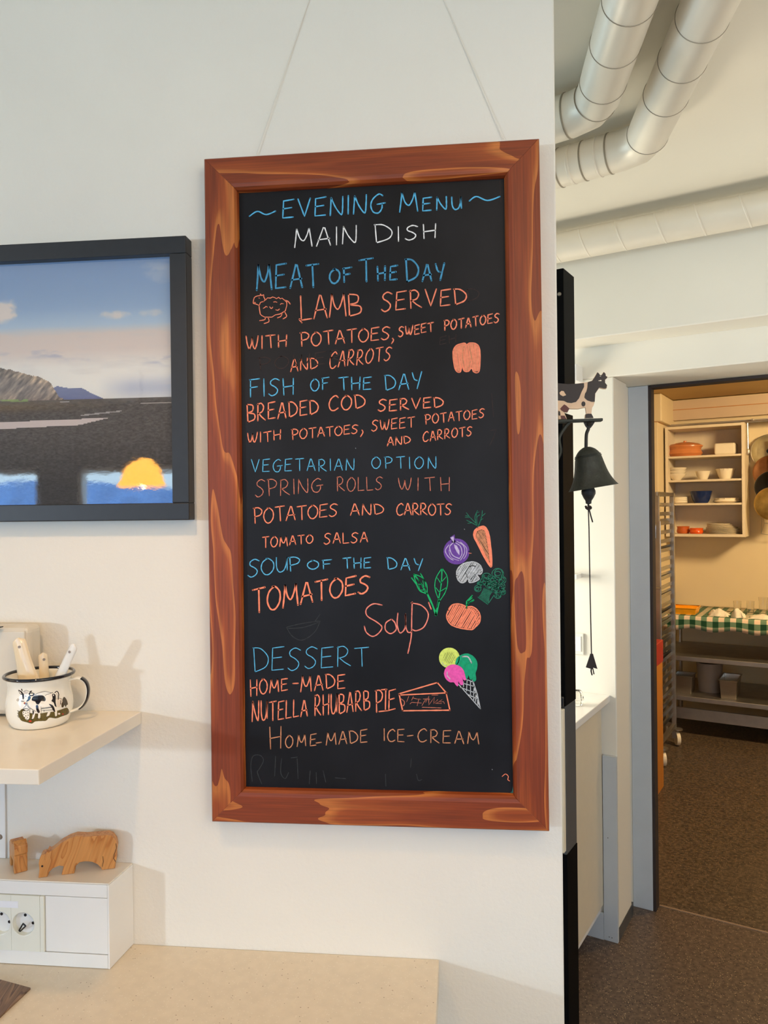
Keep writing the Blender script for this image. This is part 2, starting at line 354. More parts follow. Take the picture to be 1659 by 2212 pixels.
# wall with the kitchen doorway (grid B)
HZ = 2.145; DU1 = .95
wd = thing('wall_kitchen', None, None, LB(0, 0, 0), BZ); tag(wd, kind='structure')
for nm in ('label', 'category'):
    if nm in wd: del wd[nm]
g = G(TB); g.box((-3, -.30, 0), (-.06, -.10, HZ)); g.box((-3, -.30, HZ), (3, .06, CZ)); g.box((DU1+.1, -.30, 0), (3, .06, HZ)); g.box((-3, -.1, 0), (-.075, .06, HZ))
build(g, 'wall_panel', M['passw'], wd, bevel=.004)
build(G(TB).box((-3, -.46, 2.266), (3, -.30, CZ)), 'bulkhead', M['passw'], wd, bevel=.004)
build(G(TB).box((-.0765, -.298, 0), (-.0585, -.08, .052)), 'skirting', M['charcoal'], wd)
dj = thing('door_1', None, None, LB(0, 0, 0), BZ); tag(dj, kind='structure')
for nm in ('label', 'category'):
    if nm in dj: del dj[nm]
build(G(TB).box((-.0745, -.012, 0), (.004, .02, HZ-.001)), 'door_jamb', M['doorgrey'], dj, bevel=.0015)
build(G(TB).box((.0045, -.010, 0), (.016, .045, HZ-.004)), 'door_seal', M['seal'], dj)
build(G(TB).box((.016, -.012, HZ-.012), (DU1+.1, .05, HZ-.001)), 'head_seal', M['seal'], dj)
build(G(TB).box((DU1, -.012, 0), (DU1+.1, .02, HZ-.013)), 'door_jamb', M['doorgrey'], dj)
th = uvz_box((.017, .043, 0), (DU1, .050, .0035)); tag(build(th, 'trim_1', mat('threshold_strip', (168, 140, 112), .5), rz=BZ), kind='structure')
# kitchen shell
KZ = 2.50
struct('wall_kitchen_back', uvz_box((-2.2, 3.2, 0), (2.6, 3.3, CZ)), M['kwall'], rz=BZ)
struct('wall_kitchen_left', uvz_box((-1.15, .06, 0), (-1.05, 3.2, CZ)), M['kwall'], rz=BZ)
struct('wall_kitchen_right', uvz_box((2.5, .06, 0), (2.6, 3.2, CZ)), M['kwall'], rz=BZ)
struct('ceiling_kitchen', uvz_box((-1.05, .06, KZ), (2.5, 3.2, KZ+.05)), M['kceil'], rz=BZ)
tb = build(uvz_box((-.7, 3.14, 2.335), (2.5, 3.2, KZ-.012)), 'trim_2', M['kboard'], rz=BZ); tag(tb, kind='structure')
tb = build(uvz_box((-.7, 3.135, 2.415), (2.5, 3.1395, 2.419)), 'trim_3', M['ochre'], rz=BZ); tag(tb, kind='structure')

# ------------------------------------------------------------------ chalkboard
cb = thing('chalkboard', 'tall blackboard in wide orange-brown wooden frame covered in hand-chalked evening menu', 'chalkboard', (-.15, -.018, 1.114))
oc = [PA(*p, -.035) for p in ((440, 342), (1165, 298), (1187, 1797), (457, 1776))]
oc = [np.array([p[0], p[2]]) for p in oc]; RW = .0575
def inset(t):
    out = []
    for i in range(4):
        a = oc[(i+1) % 4]-oc[i]; b = oc[(i-1) % 4]-oc[i]; a = a/np.linalg.norm(a); b = b/np.linalg.norm(b); out.append(oc[i]+(a+b)*t)
    return out
prof = [(0, -.001), (0, -.032), (.0025, -.035), (.046, -.035), (.052, -.0335), (.056, -.029), (RW, -.023), (RW, -.012)]
INS = [inset(t) for t, _ in prof]
for i in range(4):
    g = G(); vs = []
    for k, (t, y) in enumerate(prof):
        a, b = INS[k][i], INS[k][(i+1) % 4]; vs += [(a[0], y, a[1]), (b[0], y, b[1])]
    n = len(prof); fs = [(2*k, 2*k+1, 2*k+3, 2*k+2) for k in range(n-1)]+[(2*n-2, 2*n-1, 1, 0)]
    fs += [tuple(2*k for k in range(n)), tuple(2*k+1 for k in range(n-1, -1, -1))]
    g.add(vs, fs)
    a, b = oc[i], oc[(i+1) % 4]; ang = math.atan2(b[1]-a[1], b[0]-a[0])
    basis = Matrix.Translation((a[0], -.035, a[1])) @ Matrix.Rotation(-ang, 4, 'Y')
    build(g, 'frame_rail', M['rail'], cb, basis=basis, bevel=.0006)
SY = -.020
ii = inset(RW-.004); g = G(); g.prism([(p[0], SY, p[1]) for p in ii], (0, .008, 0)); build(g, 'slate_panel', M['slate'], cb)
for a, b in (((668, 0), (553, 336)), ((958, 0), (1087, 300))):
    p, q = PA(*a, -.001), PA(*b, -.004); p = q+(p-q)*1.12
    p[2] = min(p[2], CZ); g = G(); g.tube([p, q], .0007, 6); build(g, 'hanging_line', M['nylon'], cb)

# chalk strokes ------------------------------------------------------
GL = {  # single-stroke hand lettering: (advance width, strokes); a leading 's' makes the stroke smooth
 'A': (.72, [[(0, 0), (.46, 1), (.56, .98), (1, 0)], [(.12, .34), (.92, .38)]]),
 'B': (.66, [[(.08, 0), (.0, 1)], ['s', (0, 1), (.75, .93), (.72, .62), (.1, .52), (.95, .42), (.95, .12), (.08, 0)]]),
 'C': (.68, [['s', (1, .86), (.7, 1), (.2, .78), (0, .4), (.2, .05), (.6, -.02), (1, .12)]]),
 'D': (.74, [[(.1, 0), (0, 1)], ['s', (-.05, 1), (.5, .96), (1, .6), (.85, .2), (.1, 0)]]),
 'E': (.62, [[(1, 1.02), (.06, .96), (0, 0), (.95, .02)], [(.05, .52), (.8, .56)]]),
 'F': (.62, [[(.12, 0), (.08, .95)], [(0, .97), (1, 1.02)], [(.1, .52), (.8, .56)]]),
 'G': (.74, [['s', (.9, .9), (.6, 1), (.15, .75), (0, .4), (.2, .05), (.6, -.02), (.85, .2), (.88, .45)], [(.5, .45), (1.1, .5)]]),
 'H': (.66, [[(.05, 0), (0, 1)], [(.95, 0), (1, 1)], [(.03, .48), (.98, .54)]]),
 'I': (.1, [[(.5, 0), (.4, 1)]]),
 'J': (.4, [[(.5, 0), (.4, 1)]]),
 'K': (.5, [[(0, 0), (0, 1)], [(.9, 1), (.05, .5), (1, 0)]]),
 'L': (.56, [[(0, 1), (.02, 0), (1, .03)]]),
 'M': (.9, [['s', (0, 0), (.08, .5), (.14, 1)], ['s', (.14, 1), (.3, .5), (.52, .32), (.72, .6), (.86, 1)], [(.86, 1), (1, 0)]]),
 'N': (.72, [[(0, 0), (.06, .96)], ['s', (.06, .98), (.4, .45), (.82, .04), (.95, .1), (.98, .5), (.98, 1)]]),
 'O': (.78, [['s', (.5, 1), (.12, .78), (0, .4), (.25, .04), (.62, .0), (.95, .3), (.95, .72), (.62, .98), (.38, 1)]]),
 'P': (.62, [[(.12, 0), (.05, 1)], ['s', (-.08, .98), (.55, 1), (1, .8), (.8, .52), (.1, .42)]]),
 'R': (.7, [[(.06, 0), (.05, 1)], ['s', (0, .95), (.45, 1.02), (.78, .8), (.6, .52), (.1, .42)], [(.15, .44), (.55, .2), (1, 0)]]),
 'S': (.66, [['s', (1, .9), (.6, 1), (.2, .86), (.2, .66), (.6, .5), (.85, .3), (.7, .08), (.3, -.02), (0, .1)]]),
 'T': (.72, [[(0, .97), (1, 1.03)], [(.5, .98), (.55, 0)]]),
 'U': (.66, [['s', (0, 1), (.04, .35), (.3, .02), (.7, .1), (.92, .5), (1, 1)], [(1, 1), (1.02, .1)]]),
 'V': (.7, [[(0, 1), (.5, 0), (1, 1)]]),
 'W': (.95, [['s', (0, 1), (.08, .45), (.24, .04)], ['s', (.24, .04), (.42, .4), (.5, .9)], ['s', (.5, .9), (.56, .3), (.72, .05), (.9, .45), (1, 1)]]),
 'Y': (.68, [['s', (0, 1), (.2, .6), (.5, .5)], [(1, 1.02), (.5, .0)]]),
}
GL['V'] = (.7, GL['V'][1])
def PS(x, y, lay=0): return PA(x, y, SY-.0003-.00012*lay)
def ribbon(g, pts, wpx, lay=0, jit=.12):
    """flat chalk line: pts in board pixels -> on the slate face"""
    P = []
    for p in pts:
        if P and np.hypot(*(np.array(p)-P[-1])) < .05: continue
        P.append(np.array(p, float))
    if len(P) < 2: return
    # densify
    Q = [P[0]]
    for a, b in zip(P[:-1], P[1:]):
        d = np.hypot(*(b-a)); k = max(1, int(d/7))
        for i in range(1, k+1): Q.append(a+(b-a)*i/k)
    P = Q; n = len(P); vs = []
    ph = random.random()*6
    for i, p in enumerate(P):
        t = P[min(i+1, n-1)]-P[max(i-1, 0)]; t = t/(np.hypot(*t)+1e-9); nn = np.array([-t[1], t[0]])
        wd_ = wpx*.44*(1+jit*math.sin(ph+i*1.7)+random.uniform(-jit, jit)*.6)
        vs += [PS(*(p+nn*wd_), lay), PS(*(p-nn*wd_), lay)]
    g.add(vs, [(2*i, 2*i+1, 2*i+3, 2*i+2) for i in range(n-1)])
    for c in (P[0], P[-1]):
        r = wpx*.47; g.add([PS(c[0]+r*math.cos(a), c[1]+r*math.sin(a), lay) for a in np.linspace(0, 2*math.pi, 9)[:-1]], [tuple(range(7, -1, -1))])
def word(g, txt, x0, y0, x1, y1, h0, h1=None, w=3., small=.72, gap=.26, slant=0., lay=0):
    h1 = h1 or h0; ws = []
    for ch in txt: ws.append(GL[ch.upper()][0]*(small if ch.islower() else 1))
    tot = sum(ws)+gap*(len(txt)-1); x = 0
    for ch, cw in zip(txt, ws):
        k = small if ch.islower() else 1; dy = random.uniform(-.04, .04); dr = random.uniform(-.03, .03)
        for st in GL[ch.upper()][1]:
            pts = st; sm = False
            if st[0] == 's': pts = st[1:]; sm = True
            q = []
            for (px, py) in pts:
                t = (x+px*cw)/tot; h = (h0+(h1-h0)*t)*k
                X = x0+(x1-x0)*t+(py*slant+dr*(py-.5))*h; Y = y0+(y1-y0)*t-py*h+dy*h
                q.append((X, Y))
            if sm: q = smoothpts(q, n=5)
            ribbon(g, q, w, lay)
        x += cw+gap
def text_part(color, specs, extra=(), w=3., label=None):
    for s in specs:
        g = G(); k = dict(s[-1]) if isinstance(s[-1], dict) else {}; a = s[:-1] if k else s; k.setdefault('w', w); word(g, *a, **k)
        tag(build(g, 'chalk_word', CH[color], cb), '%s chalked word %s' % (CNAME[color], s[0].lower() if s[0] != 'NUTELLA' else 'before rhubarb'))
    if extra and not specs:
        g = G()
        for e in extra: ribbon(g, smoothpts(e, n=5) if len(e) > 2 else e, w)
        tag(build(g, 'chalk_word', CH[color], cb), label)
    elif extra:
        for e in extra: g = G(); ribbon(g, smoothpts(e, n=5) if len(e) > 2 else e, w); build(g, 'chalk_mark', CH[color], cb)
CNAME = dict(blue='bright blue', dblue='thick soft blue', white='white', orange='orange', dorange='worn brownish', tan='pale salmon', pink='salmon')
text_part('blue', [('EVENING', 611, 471.5, 829, 458, 38, 40), ('Menu', 863, 458.5, 996, 451, 42, 38, dict(small=.7))],
          [[(539, 467), (556, 456.6), (575, 463.5), (595, 456)], [(1014, 434), (1029, 424.5), (1053, 433), (1080, 424.5)]], 3.3, 'blue chalked heading evening menu between two waves')
text_part('white', [('MAIN', 636, 535, 770, 524, 41, 37), ('Dish', 810, 524, 941, 514, 39, 36, dict(small=.82))], w=2.9, label='white chalked words main dish')
text_part('dblue', [('MEAT', 554, 627, 688, 618, 54, 48), ('OF', 712, 613, 759, 609, 30), ('The', 776, 610, 858, 604, 48, 48, dict(small=.62)), ('Day', 877, 610, 960, 604, 48, 46, dict(small=.76))], w=4.2, label='thick blue chalked words meat of the day')
text_part('orange', [('LAMB', 650, 691, 779, 681, 52, 46, dict(gap=.14)), ('SERVED', 824, 672, 1007, 655, 41, 32)], [[(650, 691), (646, 689), (652, 697)]], 3.3, 'orange chalked words lamb served')
text_part('orange', [('WITH', 532, 757, 619, 748, 30, 24), ('POTATOES', 650, 748, 842, 733, 29, 27, dict(gap=.2)), ('SWEET', 861, 728, 936, 715, 21, 18), ('POTATOES', 960, 714, 1078, 696, 21, 19)],
          [[(848, 731), (850, 735), (846, 742)]], 3.0, 'orange chalked side dish line below the lamb')
text_part('orange', [('AND', 628, 802, 686, 796, 27, 22), ('CARROTS', 711, 796, 843, 777, 35, 28, dict(slant=.12))], w=2.8)
text_part('blue', [('FISH', 539, 858, 634, 851, 38, 34), ('OF', 671, 844, 710, 841, 25), ('THE', 732, 843, 802, 840, 27, 26), ('DAY', 832, 843, 911, 840, 32, 35)], w=2.7, label='thin blue chalked words fish of the day')
text_part('orange', [('BREADED', 534, 911, 687, 893, 38, 29), ('COD', 711, 888, 788, 880, 32, 28), ('SERVED', 817, 889, 957, 879, 25, 21)], w=3.1, label='orange chalked words breaded cod served')
text_part('orange', [('WITH', 535, 959, 606, 949, 22, 20), ('POTATOES', 631, 950, 773, 935, 22, 18, dict(gap=.2)), ('SWEET', 803, 932, 895, 922, 23, 21), ('POTATOES', 919, 916, 1046, 902, 20, 19)],
          [[(782, 929), (784, 934), (779, 943)]], 2.6)
text_part('orange', [('AND', 837, 963, 886, 957, 19, 15), ('CARROTS', 914, 954, 1019, 940, 21, 19)], w=2.6)
text_part('blue', [('VEGETARIAN', 543, 1019, 765, 1016, 27, 24, dict(gap=.32)), ('OPTION', 803, 1012, 942, 1011, 24, 25, dict(gap=.4))], w=2.2, label='thin blue chalked words vegetarian option')
text_part('dorange', [('SPRING', 552, 1074, 695, 1062, 37, 28), ('ROLLS', 728, 1061, 826, 1058, 30, 27), ('WITH', 861, 1060, 971, 1061, 26, 29, dict(gap=.45))], w=2.1, label='worn brownish chalked words spring rolls with')
text_part('orange', [('POTATOES', 549, 1131, 729, 1114, 33, 26, dict(gap=.15)), ('AND', 757, 1113, 828, 1110, 25, 21), ('CARROTS', 857, 1112, 975, 1112, 25, 23, dict(gap=.15))], w=2.7)
text_part('orange', [('TOMATO', 567, 1183, 676, 1173, 23, 17), ('SALSA', 700, 1175, 794, 1170, 23, 21)], w=2.6, label='orange chalked words tomato salsa')
text_part('blue', [('SOUP', 536, 1246, 647, 1231, 38, 28, dict(gap=.14)), ('OF', 664, 1229, 716, 1228, 18, 19), ('THE', 741, 1228, 801, 1226, 22), ('DAY', 837, 1229, 913, 1233, 25, 25, dict(gap=.34))], w=2.6, label='blue chalked words soup of the day')
text_part('orange', [('TOMATOES', 546, 1324, 798, 1278, 52, 36, dict(gap=.16))], w=4., label='big orange chalked word tomatoes')
_z3 = lambda L: [(500+x/2.676, 1140+y/2.676) for x, y in L]
text_part('pink', [], [_z3(q) for q in ([(870, 447), (820, 440), (780, 470), (785, 510), (840, 545), (870, 575), (850, 610), (815, 628), (780, 605), (768, 570)],
    [(925, 528), (893, 550), (890, 590), (920, 612), (952, 588), (945, 550), (925, 528)], [(962, 495), (958, 560), (975, 608), (1005, 575), (1005, 495), (1008, 570), (1022, 605), (1042, 600)],
    [(1045, 430), (1042, 520), (1040, 620), (1030, 680), (1020, 725)], [(1040, 435), (1100, 450), (1138, 500), (1115, 570), (1070, 595), (1045, 588)], [(1140, 432), (1146, 450), (1154, 470)])], 2.9, 'salmon chalked joined-up word soup')
text_part('blue', [('DESSERT', 548, 1451, 796, 1437, 52, 39, dict(gap=.2))], w=2.2, label='thin blue chalked word dessert')
text_part('orange', [('HOME', 541, 1503, 621, 1491, 35, 24), ('MADE', 650, 1493, 745, 1486, 34, 29)], [[(633, 1476.5), (644, 1476)]], 2.9)
text_part('orange', [('NUTELLA', 545, 1560, 664, 1547, 44, 34), ('RHUBARB', 680, 1547, 798, 1534, 43, 42), ('PIE', 812, 1539, 854, 1531, 47, 42)], [[(819, 1537), (838, 1535)], [(824, 1490), (835, 1489)]], 3., 'orange chalked rhubarb pie line')
text_part('tan', [('Home', 583, 1618, 683, 1609, 47, 44, dict(small=.56)), ('MADE', 705, 1610, 793, 1604, 27, 27), ('ICE', 829, 1599, 873, 1603, 25, 27), ('CREAM', 903, 1602, 1034, 1608, 28, 26, dict(gap=.32))],
          [[(683, 1605), (694, 1603.5)], [(880, 1590), (892, 1588.5)]], 2.5, 'pale salmon chalked words home-made ice-cream')
# rubbed-out ghosts
g = G()
_z4 = lambda L: [(500+x/2.676, 1370+y/2.676) for x, y in L]
for q in ([(120, 850), (112, 760), (125, 705), (165, 700), (185, 730), (160, 780), (150, 800), (175, 865)], [(255, 705), (250, 820)], [(290, 720), (285, 800), (310, 835), (330, 800)], [(345, 715), (380, 710)], [(380, 720), (385, 835)],
          [(455, 790), (450, 865)], [(490, 800), (492, 862)], [(530, 790), (545, 855)], [(600, 830), (660, 835)], [(890, 810), (893, 878)], [(1040, 720), (1035, 770)], [(1070, 810), (1080, 845), (1100, 840)]): ribbon(g, smoothpts(_z4(q)) if len(q) > 2 else _z4(q), 1.8)
for q in ([(318, 575), (350, 625), (400, 650), (450, 630), (490, 590), (512, 540)], [(318, 575), (400, 555), (512, 540), (420, 575), (330, 582)], [(480, 545), (512, 500)]): ribbon(g, smoothpts(_z3(q)) if len(q) > 2 else _z3(q), 1.8)
tag(build(g, 'rubbed_lettering', CH['ghost'], cb), kind='stuff')
g = G()
word(g, 'POWER', 560, 800, 740, 782, 26, w=2.2); word(g, 'EH', 950, 745, 985, 738, 16, w=2); word(g, 'D', 1010, 652, 1034, 648, 26, w=2)
for q in ([(1062, 850), (1066, 900)], [(1060, 930), (1072, 928), (1066, 945), (1058, 962)], [(1080, 390), (1082, 436)]): ribbon(g, q, 1.5)
tag(build(g, 'rubbed_lettering', CH['ghostb'], cb), kind='stuff')
# drawings
def hatch(g, poly, wpx, spacing, ang, lay=1, jit=.5, seg=9):
    P = np.array(poly, float); c, s = math.cos(ang), math.sin(ang); R_ = np.array([[c, s], [-s, c]]); Q = P @ R_.T
    y = Q[:, 1].min()+spacing*.5
    while y < Q[:, 1].max():
        xs_ = []
        for i in range(len(Q)):
            a, b = Q[i], Q[(i+1) % len(Q)]
            if (a[1] > y) != (b[1] > y): xs_.append(a[0]+(b[0]-a[0])*(y-a[1])/(b[1]-a[1]))
        xs_.sort()
        for a, b in zip(xs_[::2], xs_[1::2]):
            if b-a < 1.5: continue
            p = np.array([[a+.5, y+random.uniform(-jit, jit)], [(a+b)/2, y+random.uniform(-jit, jit)], [b-.5, y+random.uniform(-jit, jit)]]) @ R_
            ribbon(g, smoothpts(p, n=3), wpx, lay)
        y += spacing*random.uniform(.85, 1.15)
def fill(g, poly, lay=0):
    g.add([PS(x, y, lay) for x, y in poly], [tuple(range(len(poly)-1, -1, -1))])
def drawing(name, parts, label=None):
    """parts: list of (colour, list of ops); one mesh per drawing with several chalk colours"""
    g = G(); mats = []; idx = []
    for col, ops in parts:
        n0 = len(g.f)
        for op in ops:
            if op[0] == 'l': ribbon(g, op[1], op[2], op[3] if len(op) > 3 else 2)
            elif op[0] == 'c': ribbon(g, smoothpts(op[1], n=5), op[2], op[3] if len(op) > 3 else 2)
            elif op[0] == 'o': ribbon(g, smoothpts(list(op[1])+[op[1][0]], n=5), op[2], op[3] if len(op) > 3 else 2)
            elif op[0] == 'h': hatch(g, op[1], op[2], op[3], op[4], op[5] if len(op) > 5 else 1)
            elif op[0] == 'f': fill(g, op[1], op[2] if len(op) > 2 else 0)
        mats.append(CH[col]); idx += [len(mats)-1]*(len(g.f)-n0)
    o = build(g, name, mats, cb)
    for p, i in zip(o.data.polygons, idx): p.material_index = i
    return tag(o, label)
Z5 = lambda L: [(860+x/6.381, 1080+y/6.381) for x, y in L]
Z6 = lambda L: [(840+x/7.541, 1380+y/7.541) for x, y in L]
Z7 = lambda L: [(520+x/8.295, 600+y/8.295) for x, y in L]
Z1 = lambda L: [(500+x/2.676, 380+y/2.676) for x, y in L]
def ell(cx, cy, rx, ry, n=20): return [(cx+rx*math.cos(a), cy+ry*math.sin(a)) for a in np.linspace(0, 2*math.pi, n+1)[:-1]]
wool = []
bp = [(445, 400), (480, 360), (530, 365), (570, 345), (610, 355), (640, 375), (680, 350), (710, 378), (740, 365), (790, 405), (825, 440), (825, 500), (800, 590), (740, 630), (700, 650), (620, 665), (560, 705), (480, 705), (430, 705), (380, 680), (350, 650), (335, 560), (330, 500), (355, 440), (400, 428), (410, 425)]
drawing('lamb_drawing', [('orange', [('l', Z7(bp), 2.1), ('c', Z7([(330, 495), (270, 470), (225, 455), (230, 400), (250, 350), (300, 325), (345, 320), (355, 290), (375, 320), (410, 305), (415, 350), (435, 385), (410, 430)]), 2.1),
    ('l', Z7([(328, 362), (338, 366)]), 2.4), ('l', Z7([(225, 440), (265, 445)]), 2.), ('c', Z7([(800, 405), (850, 425), (885, 470)]), 2.6), ('c', Z7([(440, 710), (430, 750), (340, 768)]), 2.2), ('c', Z7([(490, 710), (505, 785), (420, 820)]), 2.2),
    ('c', Z7([(740, 640), (720, 690), (660, 718)]), 2.2), ('c', Z7([(785, 605), (822, 690), (760, 735)]), 2.2), ('c', Z7([(590, 435), (620, 430), (648, 440)]), 2.), ('l', Z7([(710, 480), (725, 462), (765, 465)]), 2.),
    ('c', Z7([(405, 548), (435, 530), (450, 515), (475, 525)]), 2.), ('c', Z7([(520, 520), (540, 548), (560, 545), (572, 525)]), 2.2), ('c', Z7([(630, 575), (665, 582), (692, 562)]), 2.2)])])
pep = Z1([(1280, 1010), (1300, 980), (1345, 966), (1360, 975), (1375, 966), (1410, 968), (1432, 990), (1438, 1040), (1432, 1128), (1402, 1135), (1388, 1112), (1370, 1130), (1345, 1128), (1335, 1102), (1322, 1135), (1295, 1122), (1282, 1060)])
drawing('pepper_drawing', [('tan', [('f', pep)]), ('orange', [('h', pep, 2.2, 3.0, 1.45), ('o', pep, 2.2)]), ('tan', [('c', Z1([(1345, 985), (1335, 1040), (1345, 1100)]), 1.4, 3), ('c', Z1([(1375, 985), (1385, 1050), (1372, 1110)]), 1.4, 3)])])
car = Z5([(1095, 380), (1180, 360), (1230, 410), (1260, 500), (1275, 620), (1290, 760), (1292, 905), (1262, 912), (1180, 780), (1100, 620), (1045, 510), (1048, 430)])
cin = Z5([(1090, 430), (1150, 405), (1195, 430), (1215, 520), (1235, 640), (1265, 870), (1200, 740), (1130, 610), (1070, 500)])
drawing('carrot_drawing', [('orange', [('f', car), ('o', car, 2.2, 1)]), ('ghostb', [('f', cin, 1)]), ('tan', [('h', cin, 2.1, 2.3, 1.0, 2)]),
    ('dgreen', [('l', Z5([(1100, 370), (1060, 310), (985, 235), (940, 175)]), 1.5), ('l', Z5([(985, 240), (925, 238)]), 1.4), ('l', Z5([(975, 225), (930, 215)]), 1.4), ('l', Z5([(1090, 355), (1010, 310), (945, 280)]), 1.5), ('l', Z5([(1015, 315), (960, 322)]), 1.4),
                ('c', Z5([(1075, 330), (1060, 230), (1095, 145)]), 1.6), ('c', Z5([(1090, 340), (1085, 240), (1125, 205)]), 1.5), ('c', Z5([(1105, 350), (1150, 240), (1160, 145)]), 1.5), ('c', Z5([(1110, 360), (1140, 280), (1170, 258)]), 1.5), ('l', Z5([(1140, 240), (1200, 185)]), 1.4), ('l', Z5([(1080, 250), (1080, 180), (1115, 165)]), 1.4)])])
on = Z5(ell(805, 710, 170, 170))
drawing('onion_drawing', [('purple', [('f', on), ('o', on, 3, 1), ('f', Z5([(715, 515), (778, 475), (790, 590), (745, 585)]), 0)]),
    ('lilac', [('f', Z5([(722, 520), (765, 500), (772, 575), (755, 575)]), 2), ('f', Z5([(770, 610), (810, 630), (845, 700), (845, 760), (810, 720), (780, 660)]), 2), ('c', Z5([(760, 590), (710, 650), (750, 760), (850, 810)]), 2.2), ('c', Z5([(790, 590), (860, 640), (880, 740), (850, 800)]), 2.0),
               ('c', Z5([(810, 570), (900, 630), (915, 730), (860, 830)]), 1.8), ('c', Z5([(700, 620), (650, 700), (700, 790), (760, 830)]), 1.9), ('c', Z5([(860, 580), (940, 660), (940, 750), (905, 810)]), 1.6), ('c', Z5([(700, 690), (730, 790), (840, 835)]), 1.3)]),
    ('orange', [('l', Z5([(975, 734), (1008, 735)]), 1.6)])])
mu = Z5([(805, 1040), (815, 960), (880, 890), (960, 860), (1050, 855), (1130, 900), (1160, 970), (1140, 1020), (1085, 1025), (1115, 1095), (990, 1140), (965, 1080), (920, 1130), (870, 1140), (825, 1100)])
drawing('mushroom_drawing', [('ghost', [('f', mu)]), ('grey', [('h', mu, 2.3, 2.7, -1.0), ('o', mu, 2.6)]), ('ghost', [('l', Z5([(980, 920), (1020, 905), (1065, 915)]), 2.6, 3), ('l', Z5([(1000, 1095), (1060, 1025)]), 1.6, 3), ('l', Z5([(960, 1080), (930, 1000)]), 1.4, 3)])])
brops = []
random.seed(3)
for cx, cy, r in ((1380, 1020, 85), (1210, 1060, 62), (1190, 1130, 50), (1090, 1230, 52), (1290, 1090, 55), (1430, 1110, 52), (1330, 1170, 50), (1420, 1200, 60), (1240, 1180, 45), (1380, 1320, 45), (1440, 1270, 40), (1330, 1240, 45), (1130, 1160, 34)):
    for k in range(3): brops.append(('o', Z5(ell(cx+random.uniform(-12, 12), cy+random.uniform(-12, 12), r*(1-.28*k)*random.uniform(.9, 1.05), r*(1-.3*k)*random.uniform(.8, 1), 9)), 1.7))
for a in np.linspace(0, 1, 9): brops.append(('c', Z5([(1110+a*130, 1345+a*90), (1150+a*110, 1290+a*30), (1185+a*120, 1215+a*40)]), 1.6))
brops.append(('l', Z5([(1100, 1340), (1235, 1440), (1330, 1300)]), 1.8))
drawing('broccoli_drawing', [('dgreen', brops)])
drawing('leaf_drawing', [('green', [('c', Z5([(605, 940), (530, 1060), (505, 1180), (530, 1300), (575, 1390)]), 2.1), ('c', Z5([(605, 940), (670, 1040), (682, 1150), (650, 1270), (575, 1390)]), 2.1), ('c', Z5([(605, 950), (595, 1150), (565, 1330), (535, 1480)]), 2.6), ('l', Z5([(590, 1150), (540, 1075)]), 1.7),
    ('l', Z5([(590, 1140), (670, 1050)]), 1.7), ('l', Z5([(575, 1280), (520, 1210)]), 1.7), ('l', Z5([(590, 1255), (670, 1205)]), 1.7), ('l', Z5([(520, 1585), (545, 1480), (565, 1390)]), 4.8), ('l', Z5([(525, 1585), (470, 1440), (400, 1290)]), 4.2), ('l', Z5([(390, 1270), (330, 1170), (215, 1025)]), 2.2), ('c', Z5([(215, 1020), (330, 1070), (395, 1170), (400, 1280)]), 2.),
    ('c', Z5([(185, 1075), (250, 1160), (300, 1250), (390, 1290)]), 3.), ('l', Z5([(215, 1025), (235, 1110), (265, 1160)]), 2.2), ('l', Z5([(310, 1015), (370, 1120), (385, 1200)]), 2.2), ('l', Z5([(265, 1160), (320, 1165)]), 1.8), ('l', Z5([(285, 1180), (300, 1240), (380, 1245)]), 1.8), ('l', Z5([(235, 1030), (330, 1180), (370, 1270)]), 1.8), ('l', Z5([(340, 1110), (360, 1220)]), 1.6)])])
pk = Z5([(690, 1520), (740, 1450), (820, 1432), (900, 1450), (945, 1475), (1020, 1470), (1095, 1520), (1132, 1600), (1120, 1690), (1060, 1755), (1020, 1785), (930, 1780), (830, 1760), (740, 1725), (690, 1670), (668, 1600)])
drawing('pumpkin_drawing', [('ghostb', [('f', pk)]), ('orange', [('h', pk, 3.2, 3.7, -1.05), ('o', pk, 2.8), ('c', Z5([(935, 1490), (880, 1600), (870, 1700)]), 2.5), ('c', Z5([(960, 1490), (1050, 1560), (1080, 1700)]), 2.5)]),
    ('green', [('l', Z5([(945, 1490), (945, 1400), (1020, 1318)]), 3.2, 3), ('l', Z5([(955, 1400), (1020, 1350)]), 2.4, 3), ('l', Z5([(950, 1440), (1040, 1375)]), 2.6, 3), ('l', Z5([(945, 1490), (960, 1430), (1045, 1385)]), 2., 3)])])
drawing('pie_drawing', [('orange', [('l', Z6([(165, 895), (790, 712)]), 3.2), ('l', Z6([(790, 712), (935, 880)]), 3.), ('l', Z6([(940, 880), (180, 915)]), 3.), ('l', Z6([(170, 905), (190, 1020), (225, 1170)]), 3.4), ('l', Z6([(225, 1172), (990, 1162)]), 3.2), ('l', Z6([(935, 890), (995, 1165)]), 3.)]),
    ('dorange', [('c', Z6([(195, 975), (250, 1020), (245, 1080), (215, 1095)]), 2.), ('l', Z6([(545, 1115), (850, 1125)]), 1.7), ('l', Z6([(345, 1060), (370, 1035), (530, 1045)]), 1.2), ('l', Z6([(400, 965), (460, 980), (520, 985)]), 1.2), ('l', Z6([(490, 975), (460, 1090)]), 1.2), ('l', Z6([(560, 980), (670, 985)]), 1.2),
                 ('l', Z6([(540, 1085), (610, 965), (600, 1040), (650, 930), (650, 1080), (740, 950), (730, 1055), (800, 985), (780, 1050), (870, 985), (830, 1030), (890, 1020), (905, 1055)]), 1.3), ('l', Z6([(290, 1025), (325, 935)]), 1.2), ('l', Z6([(370, 1000), (400, 940)]), 1.1), ('l', Z6([(700, 915), (800, 915)]), 1.2), ('l', Z6([(760, 1050), (860, 1052)]), 1.2)])])
